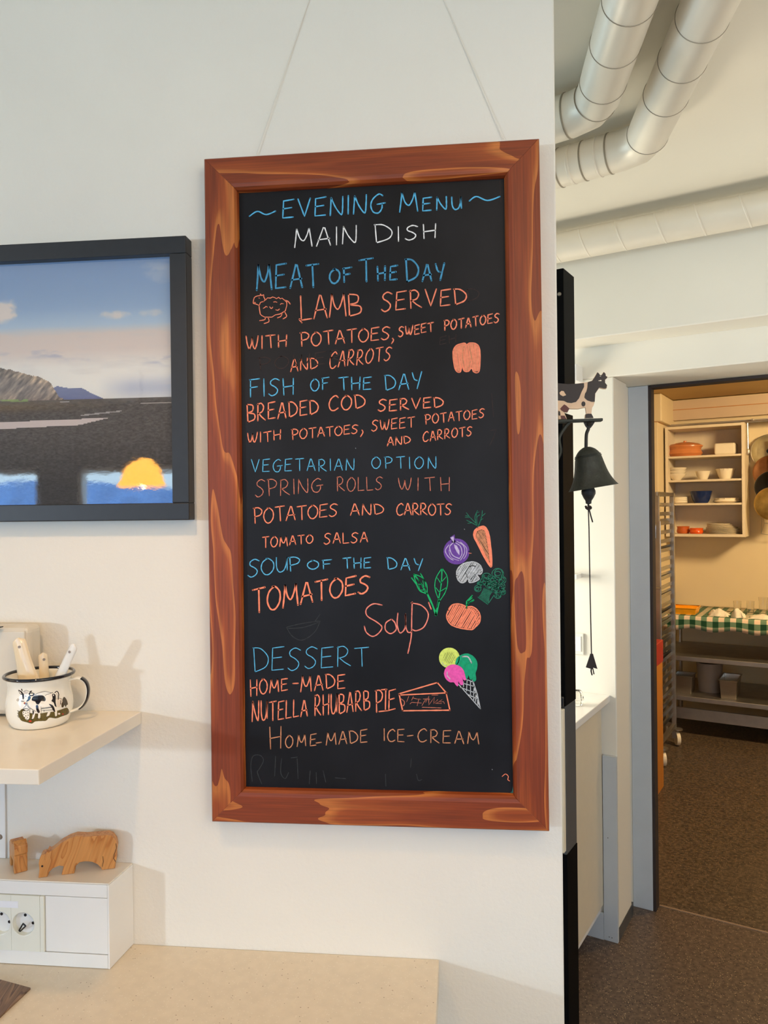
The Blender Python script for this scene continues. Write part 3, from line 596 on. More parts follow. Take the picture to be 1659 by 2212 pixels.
yel = Z6(ell(985, 310, 162, 160)); grn = Z6([(1085, 400), (1110, 320), (1180, 265), (1270, 242), (1350, 270), (1410, 330), (1437, 400), (1430, 490), (1408, 560), (1418, 660), (1390, 692), (1368, 670), (1365, 600), (1350, 655), (1325, 655), (1300, 585), (1270, 650), (1230, 600), (1180, 500), (1110, 450)])
pnk = Z6([(900, 560), (930, 480), (1000, 430), (1080, 425), (1160, 455), (1215, 520), (1240, 610), (1250, 665), (1220, 665), (1190, 620), (1205, 700), (1200, 745), (1165, 740), (1130, 680), (1125, 765), (1095, 750), (1060, 705), (990, 700), (925, 640)])
cone = [('l', Z6(q), 1.9, 0) for q in ([(1135, 740), (1490, 1140)], [(1370, 680), (1440, 900), (1492, 1140)], [(1360, 670), (1420, 900), (1485, 1130)], [(1250, 655), (1375, 705)], [(1215, 725), (1390, 775)], [(1165, 790), (1415, 885)], [(1290, 905), (1450, 985)], [(1215, 700), (1215, 780)], [(1275, 665), (1265, 850)], [(1330, 690), (1330, 900)], [(1390, 770), (1380, 930)], [(1330, 900), (1335, 950)], [(1385, 930), (1380, 1010)], [(1420, 890), (1410, 1030)], [(1440, 1000), (1450, 1080)])]
drawing('ice_cream_drawing', [('grey', cone), ('yellow', [('f', yel, 1), ('o', yel, 2, 2)]), ('teal', [('f', grn, 2), ('o', grn, 1.5, 3)]), ('mag', [('f', pnk, 4), ('o', pnk, 1.5, 5)]),
    ('grey', [('c', Z6([(1200, 290), (1290, 295), (1345, 390)]), 3.2, 6), ('c', Z6([(950, 540), (955, 600), (1000, 655)]), 2., 6), ('c', Z6([(865, 380), (890, 420), (930, 440)]), 1.4, 6)]),
    ('green', [('l', Z6([(1170, 380), (1210, 430), (1300, 385), (1250, 460)]), 1.2, 6)]), ('ghost', [('h', Z6(ell(985, 310, 100, 95)), .6, 3.4, -1.1, 6)])])
drawing('chalk_smudge', [('ghostg', [('f', [(1108, 1698), (1109, 1716), (1100, 1715), (1106, 1709)])])])
drawing('chalk_mark', [('orange', [('c', [(1085, 1677), (1092, 1672), (1098, 1677), (1097, 1684), (1101, 1687)], 1.8)])])
for p_ in ((1063, 1662), (768, 968), (1003, 1143)): drawing('chalk_speck', [('grey', [('l', [p_, (p_[0]+.6, p_[1]+.6)], 1.5)])])

# ------------------------------------------------------------------ framed landscape picture
PY = -.030
pc = thing('framed_picture', 'large landscape photograph of a cliff and black beach in flat black frame', 'picture', (-.80, -.01, 1.635))
x1 = -.474; z1, z0 = 2.131, 1.636; x0p = -1.22; fw = .030
for a, b, nm in (((x0p, z1-fw), (x1, z1), 0), ((x0p, z0), (x1, z0+fw), 0), ((x0p, z0+fw), (x0p+fw, z1-fw), 0), ((x1-fw, z0+fw), (x1, z1-fw), 0)):
    build(G().box((a[0], PY, a[1]), (b[0], -.001, b[1])), 'frame_bar', M['blackframe'], pc, bevel=.0015)
pxs = PA(372, 800, -.02)[0]
# printed photograph as a fine coloured grid; colours are those of the print itself
def vnoise(x, y, seed=0):
    def h(i, j): return np.modf(np.abs(np.sin(i*127.1+j*311.7+seed*74.7)*43758.5453))[0]
    i, j = np.floor(x), np.floor(y); fx, fy = x-i, y-j; fx = fx*fx*(3-2*fx); fy = fy*fy*(3-2*fy)
    return h(i, j)*(1-fx)*(1-fy)+h(i+1, j)*fx*(1-fy)+h(i, j+1)*(1-fx)*fy+h(i+1, j+1)*fx*fy
def fbm(x, y, o=5, seed=0): return sum(vnoise(x*2**k, y*2**k, seed+k)*.5**(k+1) for k in range(o))
def landscape():
    """X, Y in photo pixels of the visible print (0..373 x 541..1095), extended left of the frame"""
    xs_ = np.arange(-330, 376, 2.); ys_ = np.arange(541, 1100, 2.); X, Y = np.meshgrid(xs_, ys_)
    C_ = np.zeros(X.shape+(3,))
    def mix(a, b, t): t = np.clip(t, 0, 1)[..., None]; return a*(1-t)+np.array(b, float)*t
    C_[:] = (112, 140, 178)
    C_ = mix(C_, (146, 170, 196), (Y-545)/150); C_ = mix(C_, (176, 190, 200), (Y-650)/80)
    cl = fbm(X/95+3, Y/30, 5, 2)
    C_ = mix(C_, (196, 184, 178), (Y-688)/20*1.2*(.4+cl)); C_ = mix(C_, (205, 204, 200), (Y-745)/40)
    C_ = mix(C_, (150, 154, 172), np.clip((cl-.5)*7, 0, .85)*np.exp(-((Y-(740+X*.09))/13)**2)*1.2)
    C_ = mix(C_, (158, 164, 182), np.exp(-((Y-835)/22)**2)*np.clip((X-210)/70, 0, 1)*.9)
    for cx, cy, rx, ry, a in ((5, 650, 34, 30, .95), (250, 668, 34, 10, .8), (325, 667, 24, 9, .5), (345, 580, 40, 18, .25), (340, 560, 35, 10, .25), (-160, 690, 90, 40, .8)):
        d = ((X-cx)/rx)**2+((Y-cy)/ry)**2; C_ = mix(C_, (208, 196, 188), np.clip((1.3-d+(fbm(X/16, Y/12, 4, 9)-.5)*2)*.9, 0, 1)*a)
    C_ = mix(C_, (184, 182, 182), np.clip(fbm(X/60, Y/14, 4, 21)-.5, 0, 1)*1.4*((Y > 700) & (Y < 830)))
    # hills
    t1_ = np.interp(X, [-330, -200, -60, 0, 30, 60, 90, 108, 118, 128, 142], [770, 760, 772, 780, 788, 797, 805, 818, 836, 852, 861])+fbm(X/7, X*0, 3, 5)*5-2
    t2_ = np.interp(X, [100, 122, 150, 178, 195, 222], [840, 826, 832, 833, 844, 858])
    m2_ = (Y > t2_) & (Y < 859) & (X > 100) & (X < 222)
    C_[m2_] = (92, 98, 138); C_ = np.where(m2_[..., None], C_+(fbm(X/20, Y/6, 4, 3)[..., None]-.5)*26, C_)
    m1_ = (Y > t1_) & (Y < 864) & (X < 142)
    tx = fbm((X+(Y-800)*.8)/7, Y/16, 5, 4); rock = np.array([128, 112, 98])+(tx[..., None]-.5)*np.array([300, 270, 210])
    low = np.clip((Y-t1_)/26, 0, 1)[..., None]; rock = rock*(1-.42*low)+np.array([92, 84, 92])*.42*low
    C_ = np.where(m1_[..., None], rock, C_)
    # beach
    b_ = Y > 858+np.clip((-X)/60, 0, 6)
    gr = fbm(X/5, Y/2.2, 5, 7); sand = np.array([84, 80, 78])+(gr[..., None]-.5)*46
    br = np.exp(-((Y-872)/12)**2)[..., None]*np.clip(1-X/260, 0, 1)[..., None]*.55
    sand = sand*(1-br)+np.array([124, 104, 78])*br
    dk = np.clip((Y-930)/120, 0, 1)[..., None]; sand = sand*(1-.32*dk)
    C_ = np.where(b_[..., None], sand, C_)
    C_ = mix(C_, (122, 150, 84), ((X < 60) & (Y > 853-(X-25)**2*0) & (Y < 861) & (fbm(X/14, Y/4, 3, 8) > .42))*.8)
    wv = (Y > 902+(230-X)*.018) & (Y < 916+(200-X)*.03-np.clip((X-170)/5, 0, 14)) & (X < 232)
    C_ = mix(C_, (196, 186, 184), wv*.92)
    C_ = mix(C_, (170, 166, 166), ((np.abs(Y-(895-(X-175)*.09)) < 1.4) & (X > 172) & (X < 262))*.8)
    C_ = mix(C_, (196, 196, 200), ((np.abs(Y-863) < 1.2) & (X > 128) & (X < 150))*.7)
    C_ = mix(C_, (178, 172, 168), ((Y > 870) & (Y < 873) & (X > 300))*.8)
    return X, Y, C_
def colour_grid(X, Y, C_, place, name, material, parent, mask=None):
    h_, w_ = X.shape; g = G(); vid = -np.ones((h_+1, w_+1), int); dx = X[0, 1]-X[0, 0]; dy = Y[1, 0]-Y[0, 0]
    vs = []; fs = []; cols = []
    for j in range(h_):
        for i in range(w_):
            if mask is not None and not mask[j, i]: continue
            q = []
            for jj, ii_ in ((j, i), (j+1, i), (j+1, i+1), (j, i+1)):
                if vid[jj, ii_] < 0:
                    vid[jj, ii_] = len(vs); vs.append(place(X[0, 0]+dx*(ii_-.5), Y[0, 0]+dy*(jj-.5)))
                q.append(int(vid[jj, ii_]))
            fs.append(tuple(q)); c = C_[j, i]; cols.append((lin(min(255, max(0, c[0]))), lin(min(255, max(0, c[1]))), lin(min(255, max(0, c[2]))), 1))
    g.v = vs; g.f = fs; g.sm = [False]*len(fs); o = build(g, name, material, parent)
    at_ = o.data.color_attributes.new('print', 'FLOAT_COLOR', 'CORNER'); at_.data.foreach_set('color', np.repeat(np.array(cols), 4, axis=0).ravel())
    return o
X, Y, C_ = landscape(); C_ = np.clip(C_*1.2, 0, 250)
gl = thing
zt, zb_ = z1-fw+.001, z0+fw-.001; xr = x1-fw+.001
def place_print(x, y):   # print pixels -> flat print behind the glass
    return (xr-(374-x)/373*(xr-PA(0, 800, -.016)[0]), -.013, zt-(y-540)/(1100-540)*(zt-zb_))
colour_grid(X, Y, C_, place_print, 'photo_print', attr_mat('photo_print', .6), pc)
mg, n_, b_ = new_mat('picture_glazing')
b_.inputs['Transmission Weight'].default_value = 1; b_.inputs['Roughness'].default_value = .015; b_.inputs['IOR'].default_value = 1.01
n_.nodes.remove(b_); tr = n_.nodes.new('ShaderNodeBsdfTransparent'); gs = n_.nodes.new('ShaderNodeBsdfGlossy'); ms = n_.nodes.new('ShaderNodeMixShader')
gs.inputs['Roughness'].default_value = .02; ms.inputs[0].default_value = .13
nz = n_.nodes.new('ShaderNodeTexNoise'); nz.inputs['Scale'].default_value = 14; nz.inputs['Detail'].default_value = 8; bpn = n_.nodes.new('ShaderNodeBump'); bpn.inputs['Strength'].default_value = .04; bpn.inputs['Distance'].default_value = .002
n_.links.new(nz.outputs['Fac'], bpn.inputs['Height']); n_.links.new(bpn.outputs[0], gs.inputs['Normal'])
n_.links.new(tr.outputs[0], ms.inputs[1]); n_.links.new(gs.outputs[0], ms.inputs[2]); n_.links.new(ms.outputs[0], n_.nodes['Material Output'].inputs[0])
g = G(); g.box((x0p+fw, -.0165, z0+fw), (x1-fw, -.0155, z1-fw)); build(g, 'glazing', mg, pc)
# the pendant lamp of the dining room that the glass mirrors
lp = PA(311, 1030, 4.0); lp = np.array([lp[0], -4.0, lp[2]])
pl = thing('pendant_lamp', 'glowing amber glass dome pendant lamp in the dining room, mirrored in the picture', 'lamp', (lp[0], lp[1], lp[2]))
g = G(); g.lathe([(.17, -.07), (.155, -.04), (.145, 0), (.12, .07), (.07, .115), (.02, .13)], lp, n=32); build(g, 'lamp_shade', M['shade'], pl)
g = G(); g.sphere(lp+np.array([0, 0, -.03]), .045, 14); build(g, 'bulb', M['bulb'], pl)
g = G(); g.tube([lp+np.array([0, 0, .125]), (lp[0], lp[1], CZ)], .005, 8); build(g, 'cable', M['black'], pl)

# ------------------------------------------------------------------ worktop, shelf, socket box
WZ, SZ, TZ = .874, 1.293, 1.020
wk = thing('worktop', 'pale beige speckled worktop along the white wall below the blackboard', 'worktop', (-1., -.3, .834))
build(G().box((-2.2, -.64, .834), (-.049, -.0005, WZ)), 'top_slab', M['worktop'], wk, bevel=.002)
bc = thing('base_cabinet', 'white base cabinet under the beige worktop', 'cabinet', (-1., -.3, 0))
build(G().box((-2.2, -.60, .08), (-.09, -.001, .833)), 'carcass', M['whitelam'], bc); build(G().box((-2.2, -.55, 0), (-.09, -.001, .079)), 'plinth', M['charcoal'], bc)
for i in range(4): build(G().box((-.098-.5*i, -.62, .09), (-.59-.5*i, -.601, .828)), 'door', M['whitelam'], bc, bevel=.002)
s0, s1, s2 = PZ(305, 1537, SZ), PZ(83.5, 1662.6, SZ), PZ(0, 1661, SZ)
th_ = SZ-PA(83.5, 1697, s1[1])[2]
g = G(); g.prism([(s0[0], -.0005, SZ-th_), (-1.6, -.0005, SZ-th_), (-1.6, s1[1], SZ-th_), (s1[0], s1[1], SZ-th_)], (0, 0, th_))
sh = thing('wall_shelf', 'thick white wall shelf holding the enamel mug', 'shelf', (-.9, -.15, SZ-th_))
build(g, 'shelf_board', M['shelf'], sh, bevel=.0015)
sp0, sp1 = PZ(12, 1855, TZ), PZ(20, 1850, TZ)
g = G(); g.box((sp0[0]-.03, sp0[1], TZ+.0005), (sp0[0], -.0006, SZ-th_-.0005)); build(g, 'upright', M['whitelam'], sh, bevel=.001)
p = PA(1, 1808, sp0[1]); g = G(); g.lathe([(0, .002), (.004, .0018), (.005, 0)], (p[0]-.001, sp0[1], p[2]), (0, -1, 0), 16); build(g, 'screw', M['screwm'], sh)
# socket box
q0, q1 = PZ(287, 1864, TZ), PZ(235, 1909, TZ)
bx = thing('socket_box', 'low white box with flush power sockets on beige worktop against the wall', 'socket box', (-.8, -.04, WZ))
xe, xf = q0[0], q1[0]; yf = q1[1]
pt = .003
g = G(); g.prism([(-1.6, -.0005, WZ+.0005), (xe-pt, -.0005, WZ+.0005), (xf-pt, yf+.008, WZ+.0005), (-1.6, yf+.008, WZ+.0005)], (0, 0, TZ-WZ-.003)); build(g, 'body', M['whitelam'], bx)
g = G(); g.prism([(-1.6, -.0005, TZ-.0022), (xe-.0005, -.0005, TZ-.0022), (xf-.0005, yf, TZ-.0022), (-1.6, yf, TZ-.0022)], (0, 0, .0022)); build(g, 'lid', M['shelf'], bx, bevel=.0006)
g = G(); g.prism([(xe-pt, -.0005, WZ+.0005), (xe, -.0005, WZ+.0005), (xf, yf, WZ+.0005), (xf-pt, yf, WZ+.0005)], (0, 0, TZ-WZ-.003)); build(g, 'end_panel', M['whitelam'], bx, bevel=.0006)
def FXZ(x, y): p = PA(x, y, yf); return p[0], p[2]
zt1 = FXZ(233, 1941)[1]; zb1 = FXZ(233, 2063)[1]; xr1 = xf-pt-.0003; xc = FXZ(97, 2000)[0]; xsok = FXZ(88, 2000)[0]
build(G().box((-1.6, yf, zt1+.0006), (xr1, yf+.0078, TZ-.0026)), 'upper_strip', M['whitelam'], bx, bevel=.0005)
build(G().box((-1.6, yf, WZ+.0008), (xr1, yf+.0078, zb1-.0006)), 'lower_strip', M['whitelam'], bx, bevel=.0005)
build(G().box((xc+.0006, yf+.0006, zb1+.0006), (xr1, yf+.0078, zt1-.0006)), 'blank_cover', M['whitelam'], bx, bevel=.0005)
def plate_hole(g, x0, x1_, za, zb2, cx, cz, r, y, n=48):
    outer = []; 
    for k in range(n):
        a = 2*math.pi*k/n; c, s_ = math.cos(a), math.sin(a); t = min(((x1_-cx) if c > 0 else (x0-cx))/c if abs(c) > 1e-6 else 1e9, ((zb2-cz) if s_ > 0 else (za-cz))/s_ if abs(s_) > 1e-6 else 1e9)
        outer.append((cx+c*t, y, cz+s_*t))
    # corners snap
    for X_, Z_ in ((x0, za), (x0, zb2), (x1_, za), (x1_, zb2)):
        k = min(range(n), key=lambda k: (outer[k][0]-X_)**2+(outer[k][2]-Z_)**2); outer[k] = (X_, y, Z_)
    inner = [(cx+r*math.cos(2*math.pi*k/n), y, cz+r*math.sin(2*math.pi*k/n)) for k in range(n)]
    g.add(outer+inner, [(k, (k+1) % n, n+(k+1) % n, n+k) for k in range(n)])
scx, scz = FXZ(51.7, 1995); R0 = .0208; dxs = .0436
sk = G(); zpa, zpb = zb1+.0006, zt1-.0002
build(G().box((xsok, yf-.003, zpa), (xc, yf+.0078, zpb)), 'end_cap', M['socket'], bx, bevel=.0012)
for i in range(3):
    cx = scx-dxs*i; g = G(); xa = cx-dxs/2+.0002; xb = cx+dxs/2-.0002 if i else xsok-.0004
    plate_hole(g, xa, xb, zpa, zpb, cx, scz, R0, yf-.0022)
    g.add([(xa, yf-.0022, zpa), (xb, yf-.0022, zpa), (xb, yf+.007, zpa), (xa, yf+.007, zpa), (xa, yf-.0022, zpb), (xb, yf-.0022, zpb), (xb, yf+.007, zpb), (xa, yf+.007, zpb)], [(0, 3, 2, 1), (4, 5, 6, 7), (1, 2, 6, 5), (3, 0, 4, 7)])
    sp = build(g, 'socket', M['socket'], bx)
    g = G(); g.lathe([(R0, 0), (R0-.001, .0005), (R0-.0012, .0120), (0.0001, .0122)], (cx, yf-.0022, scz), (0, 1, 0), 40); build(g, 'socket_well', M['socket'], sp)
    g = G()
    for dx, dz in ((-.0025, .0127), (.0136, -.0033)): g.lathe([(.0001, -.0009), (.0026, -.0009), (.0026, 0)], (cx+dx*.88, yf+.0085, scz+dz*.82), (0, 1, 0), 14)
    build(g, 'pin_hole', M['black'], sp)
    g = G()
    if i == 0:
        c0 = np.array([cx-.0085, yf+.001, scz-.0135]); c1 = np.array([cx+.002, yf-.002, scz-.001]); d = c1-c0
        n_v = np.cross(d, (0, 1, 0)); n_v = n_v/np.linalg.norm(n_v)
        for s_ in (-1, 1): g.tube([c0+n_v*.0012*s_, c1+n_v*.003*s_], .0013, 8)
        g.tube([c1-n_v*.0032, c1+n_v*.0032], .0013, 8); g.tube([c0-n_v*.0014, c0+n_v*.0014], .0013, 8)
        tag(build(g, 'earth_clip', M['black'], sp), 'black clip across the socket well')
la, lb = FXZ(0, 1944), FXZ(41, 1960)
build(G().box((la[0]-.03, yf-.0026, lb[1]), (lb[0], yf-.0022, la[1])), 'label_strip', M['paper'], bx)

# placemat
m0, m1, m2 = PZ(66, 2138, WZ), PZ(0, 2120, WZ), PZ(0, 2200, WZ); d1 = (m1-m0)/np.linalg.norm(m1-m0); d2 = (m2-m0)/np.linalg.norm(m2-m0)
g = G(); g.prism([m0+(0, 0, .0004), m0+d1*.42+(0, 0, .0004), m0+d1*.42+d2*.3+(0, 0, .0004), m0+d2*.3+(0, 0, .0004)], (0, 0, .003))
o = build(g, 'placemat', M['matwood'], loc=m0, rz=RAD(100)); tag(o, 'thin brown wood-grain mat lying on worktop at left edge', 'placemat')

# cream appliance on the shelf
a0 = PZ(14, 1551, SZ); ap = thing('toaster', 'cream rounded box-shaped appliance behind the enamel mug on shelf', 'toaster', (a0[0]-.1, a0[1]+.05, SZ))
ax1 = PA(62, 1400, a0[1]+.0)[0]; az = PA(40, 1353, a0[1])[2]
g = G(); g.box((ax1-.30, a0[1], SZ+.004), (ax1, -.012, az)); build(g, 'body', M['cream'], ap, bevel=.012, seg=4)
g = G(); g.box((ax1-.285, a0[1]-.0015, SZ+.012), (ax1-.006, a0[1]+.004, az-.008)); build(g, 'front_panel', M['cream'], ap, bevel=.006, seg=3)
for fx in (ax1-.02, ax1-.28): build(G().box((fx-.012, a0[1]+.01, SZ+.0003), (fx, a0[1]+.025, SZ+.004)), 'foot', M['black'], ap)
build(G().box((ax1-.25, -.075, az-.001), (ax1-.045, -.060, az+.0006)), 'slot', M['black'], ap)

# enamel mug
mc = PZ(86.5, 1562, SZ); MC = np.array([mc[0], mc[1], SZ])
mug = thing('enamel_mug', 'white enamel mug with black rim and printed black and white cow', 'mug', MC)
MH = .0835
prof_o = [(.0405, .0003), (.0445, .002), (.0480, .008), (.0515, .018), (.0530, .030), (.0525, .042), (.0505, .053), (.0492, .062), (.0498, .071), (.0525, .079), (.0545, MH)]
def sprof(P, n=5): return [tuple(p) for p in smoothpts(P, n=n)]
PO = sprof(prof_o); PI = [(r-.0015, h) for r, h in PO[::-1] if h > .004]+[(.0001, .004)]
g = G(); g.lathe([(.0001, .0003)]+PO+PI, MC, n=64); build(g, 'body', M['enamel'], mug, sharp=80)
g = G(); ring = [MC+np.array([.0545*math.cos(a), .0545*math.sin(a), MH+.0005]) for a in np.linspace(0, 2*math.pi, 65)]; g.tube(ring, .0029, 10, cap=False); build(g, 'rim', M['enblack'], mug)
# handle (towards the right of the view)
hd = np.array([CR[0], CR[1], 0]); hd = hd/np.linalg.norm(hd); hd = np.array([hd[0]*math.cos(.12)-hd[1]*math.sin(.12), hd[0]*math.sin(.12)+hd[1]*math.cos(.12), 0])
hp = [(.048, .072), (.058, .0745), (.068, .0735), (.076, .066), (.079, .054), (.077, .040), (.071, .029), (.062, .022), (.0505, .018)]
hp = smoothpts([MC+hd*r+np.array([0, 0, h]) for r, h in hp], n=4); pd = np.cross(hd, (0, 0, 1))
def strap(path, wdt, thk):
    g = G(); vs = []
    for i, p in enumerate(path):
        t = path[min(i+1, len(path)-1)]-path[max(i-1, 0)]; t = t/np.linalg.norm(t); nrm = np.cross(t, pd)
        for a in np.linspace(0, 2*math.pi, 13)[:-1]: vs.append(p+pd*wdt*math.cos(a)+nrm*thk*math.sin(a))
    fs = [(i*12+k, i*12+(k+1) % 12, (i+1)*12+(k+1) % 12, (i+1)*12+k) for i in range(len(path)-1) for k in range(12)]
    return g.add(vs, fs, True)
build(strap(hp, .0075, .0024), 'handle', M['enamel'], mug)
hm = [p for i, p in enumerate(hp) if 8 <= i <= 27]
hm2 = [p+(p-(MC+hd*.05+np.array([0, 0, .046])))/np.linalg.norm(p-(MC+hd*.05+np.array([0, 0, .046])))*.0009 for p in hm]
build(strap(hm2, .0077, .0026), 'handle_edge', M['enblack'], mug)
# printed cow decal: raster of print colours laid on the mug skin
PR = np.array(PO)
def on_mug(x, y, off=.0003):
    d = ray(x, y); d = d/np.linalg.norm(d); o = CC-MC; lo, hi = 0., 0.
    # march
    a = d[0]**2+d[1]**2; b = 2*(o[0]*d[0]+o[1]*d[1])
    R_ = .052
    for _ in range(12):
        c = o[0]**2+o[1]**2-(R_+off)**2; disc = b*b-4*a*c
        t = (-b-math.sqrt(max(disc, 0)))/(2*a); z = o[2]+t*d[2]; R_ = .5*R_+.5*float(np.interp(z, PR[:, 1], PR[:, 0]))
    return MC+o+t*d
S = .3; xs_ = np.arange(34, 152, S); ys_ = np.arange(1485, 1565, S); X, Y = np.meshgrid(xs_, ys_); C_ = np.zeros(X.shape+(3,)); K_ = np.zeros(X.shape, bool)
q11 = lambda L: [(20+x/11.06, 1460+y/11.06) for x, y in L]
def pf(poly, col, sm=True):
    P_ = q11(poly); P_ = smoothpts(P_, True, 4) if sm else P_; m_ = inpoly(X, Y, [tuple(p) for p in P_]); C_[m_] = col; K_[m_] = True
def plin(pts, col, w=.5, sm=True):
    P_ = [np.array(p) for p in q11(pts)]; P_ = smoothpts(P_, False, 4) if sm and len(P_) > 2 else P_
    for a, b in zip(P_[:-1], P_[1:]):
        d = b-a; L_ = (d @ d)+1e-9; t = np.clip(((X-a[0])*d[0]+(Y-a[1])*d[1])/L_, 0, 1); m_ = (X-a[0]-t*d[0])**2+(Y-a[1]-t*d[1])**2 < w*w; C_[m_] = col; K_[m_] = True
BKc = (26, 14, 16); WHc = (246, 238, 224); GRc = (92, 78, 22)
pf([(210, 890), (260, 830), (330, 790), (480, 880), (700, 900), (900, 870), (1080, 850), (1250, 800), (1380, 760), (1430, 850), (1390, 920), (1250, 970), (1120, 1015), (960, 1000), (880, 1070), (760, 1080), (620, 1090), (540, 1140), (420, 1110), (290, 1070), (240, 990)], GRc)
for k in range(9): plin([(250, 850+k*18), (195+(k % 3)*12, 830+k*20)], GRc, .55)
gm = K_ & (fbm(X/2., Y/1.5, 3, 5) > .58); C_[gm] = (64, 52, 14)
pf([(1290, 520), (1330, 510), (1380, 590), (1400, 680), (1370, 700), (1350, 750), (1320, 700), (1290, 750), (1250, 740), (1255, 640)], (70, 58, 34))
plin([(620, 460), (660, 420), (850, 372), (1020, 410)], BKc, .35)
for a in ((490, 700, 490, 870), (830, 760, 830, 850)): plin([(a[0], a[1]+60), (a[2], a[3])], BKc, .5)
plin([(770, 790), (1030, 750)], BKc, .35); plin([(770, 830), (1040, 810)], BKc, .35)
pf([(1120, 560), (1180, 530), (1250, 550), (1270, 620), (1200, 740), (1140, 720)], (236, 222, 204)); plin([(1190, 530), (1255, 555)], BKc, .4); plin([(1230, 590), (1225, 680)], BKc, .7)
pf([(480, 500), (600, 470), (860, 460), (1040, 400), (1140, 380), (1180, 450), (1130, 560), (1140, 720), (1140, 940), (1100, 965), (1080, 860), (1020, 770), (960, 740), (760, 770), (740, 1000), (690, 1010), (690, 880), (640, 850), (560, 800), (450, 700), (430, 620)], WHc)
pf([(560, 850), (620, 860), (590, 1000), (540, 1040), (560, 930)], WHc); pf([(930, 860), (985, 850), (950, 950), (890, 975)], WHc)
plin([(430, 640), (470, 740), (560, 810), (640, 850)], BKc, .4); plin([(760, 770), (880, 760), (1000, 745)], BKc, .45); plin([(860, 462), (1050, 395)], BKc, .4); plin([(760, 730), (765, 900)], BKc, .35)
pf([(580, 485), (700, 465), (820, 475), (870, 550), (850, 605), (770, 600), (735, 640), (690, 685), (640, 660), (620, 615), (545, 590), (540, 550)], BKc)
pf([(640, 700), (690, 700), (700, 780), (730, 850), (710, 890), (665, 860), (640, 780)], BKc); pf([(555, 830), (590, 850), (580, 930), (560, 900)], BKc)
pf([(1025, 440), (1080, 430), (1110, 480), (1110, 640), (1130, 740), (1090, 720), (1060, 640), (1010, 600), (1035, 540)], BKc); pf([(945, 670), (1020, 690), (1070, 750), (1100, 860), (1060, 840), (1000, 740)], BKc)
pf([(1045, 450), (1065, 445), (1070, 475), (1052, 480)], WHc)
plin([(1090, 400), (1140, 370), (1180, 430), (1170, 560)], BKc, .9); plin([(1130, 410), (1150, 480), (1130, 560)], BKc, .3)
for a in ((520, 1045, 570, 1030), (680, 1020, 740, 1010), (885, 985, 940, 962), (1090, 985, 1135, 965)): plin([(a[0], a[1]), (a[2], a[3])], BKc, .6)
# head
pf([(340, 380), (400, 345), (460, 370), (480, 450), (500, 540), (440, 610), (340, 610), (270, 590), (245, 560), (260, 510), (310, 480)], (250, 244, 236))
pf([(215, 340), (260, 350), (320, 400), (300, 450), (250, 420)], BKc); pf([(235, 360), (290, 410), (280, 430), (250, 400)], (250, 240, 226))
pf([(465, 410), (540, 400), (605, 425), (580, 475), (500, 480), (470, 450)], BKc); pf([(500, 425), (570, 425), (550, 455), (505, 455)], (250, 240, 226))
pf([(285, 340), (295, 300), (320, 360)], BKc); pf([(480, 380), (540, 350), (520, 395)], BKc); plin([(350, 430), (370, 370)], BKc, .4); plin([(385, 430), (400, 365)], BKc, .4); plin([(420, 430), (430, 380)], BKc, .4); plin([(340, 380), (400, 345), (460, 370)], BKc, .35)
pf([(310, 440), (345, 430), (355, 540), (320, 540)], BKc); pf([(360, 460), (410, 450), (430, 500), (380, 520)], (252, 250, 250)); plin([(385, 480), (400, 490)], BKc, .7); plin([(320, 540), (340, 560)], BKc, .7)
pf([(450, 500), (500, 480), (510, 540), (460, 600), (400, 615), (440, 560)], (26, 66, 104)); plin([(245, 560), (290, 610), (370, 600)], BKc, .4); plin([(250, 560), (290, 500)], BKc, .35); plin([(265, 535), (275, 540)], BKc, .5)
pf([(345, 640), (380, 630), (390, 670), (355, 680)], (140, 40, 44)); pf([(380, 650), (420, 640), (415, 690), (385, 690)], (120, 130, 150)); plin([(180, 580), (205, 550), (230, 580), (200, 600), (185, 580)], (140, 110, 80), .5); plin([(225, 575), (340, 600)], BKc, .35)
plin([(415, 690), (330, 780)], BKc, .35); plin([(420, 690), (470, 780)], BKc, .35)
pf([(320, 850), (460, 840), (480, 1000), (430, 1055), (400, 1040), (340, 960)], WHc); 
for a in ((340, 870), (395, 890), (445, 880), (345, 920), (395, 955), (450, 940), (370, 990), (430, 990), (420, 1035)): pf(ell(a[0], a[1], 11, 13, 8), BKc)
plin(ell(395, 810, 65, 28, 12)+[(460, 810)], BKc, .55)
pf(ell(500, 1082, 36, 18, 8), (214, 52, 34)); pf(ell(1190, 905, 30, 22, 8), (240, 226, 214)); pf(ell(1280, 912, 22, 18, 8), (190, 50, 34))
colour_grid(X, Y, C_, on_mug, 'cow_print', attr_mat('mug_print', .15, .4), mug, K_)

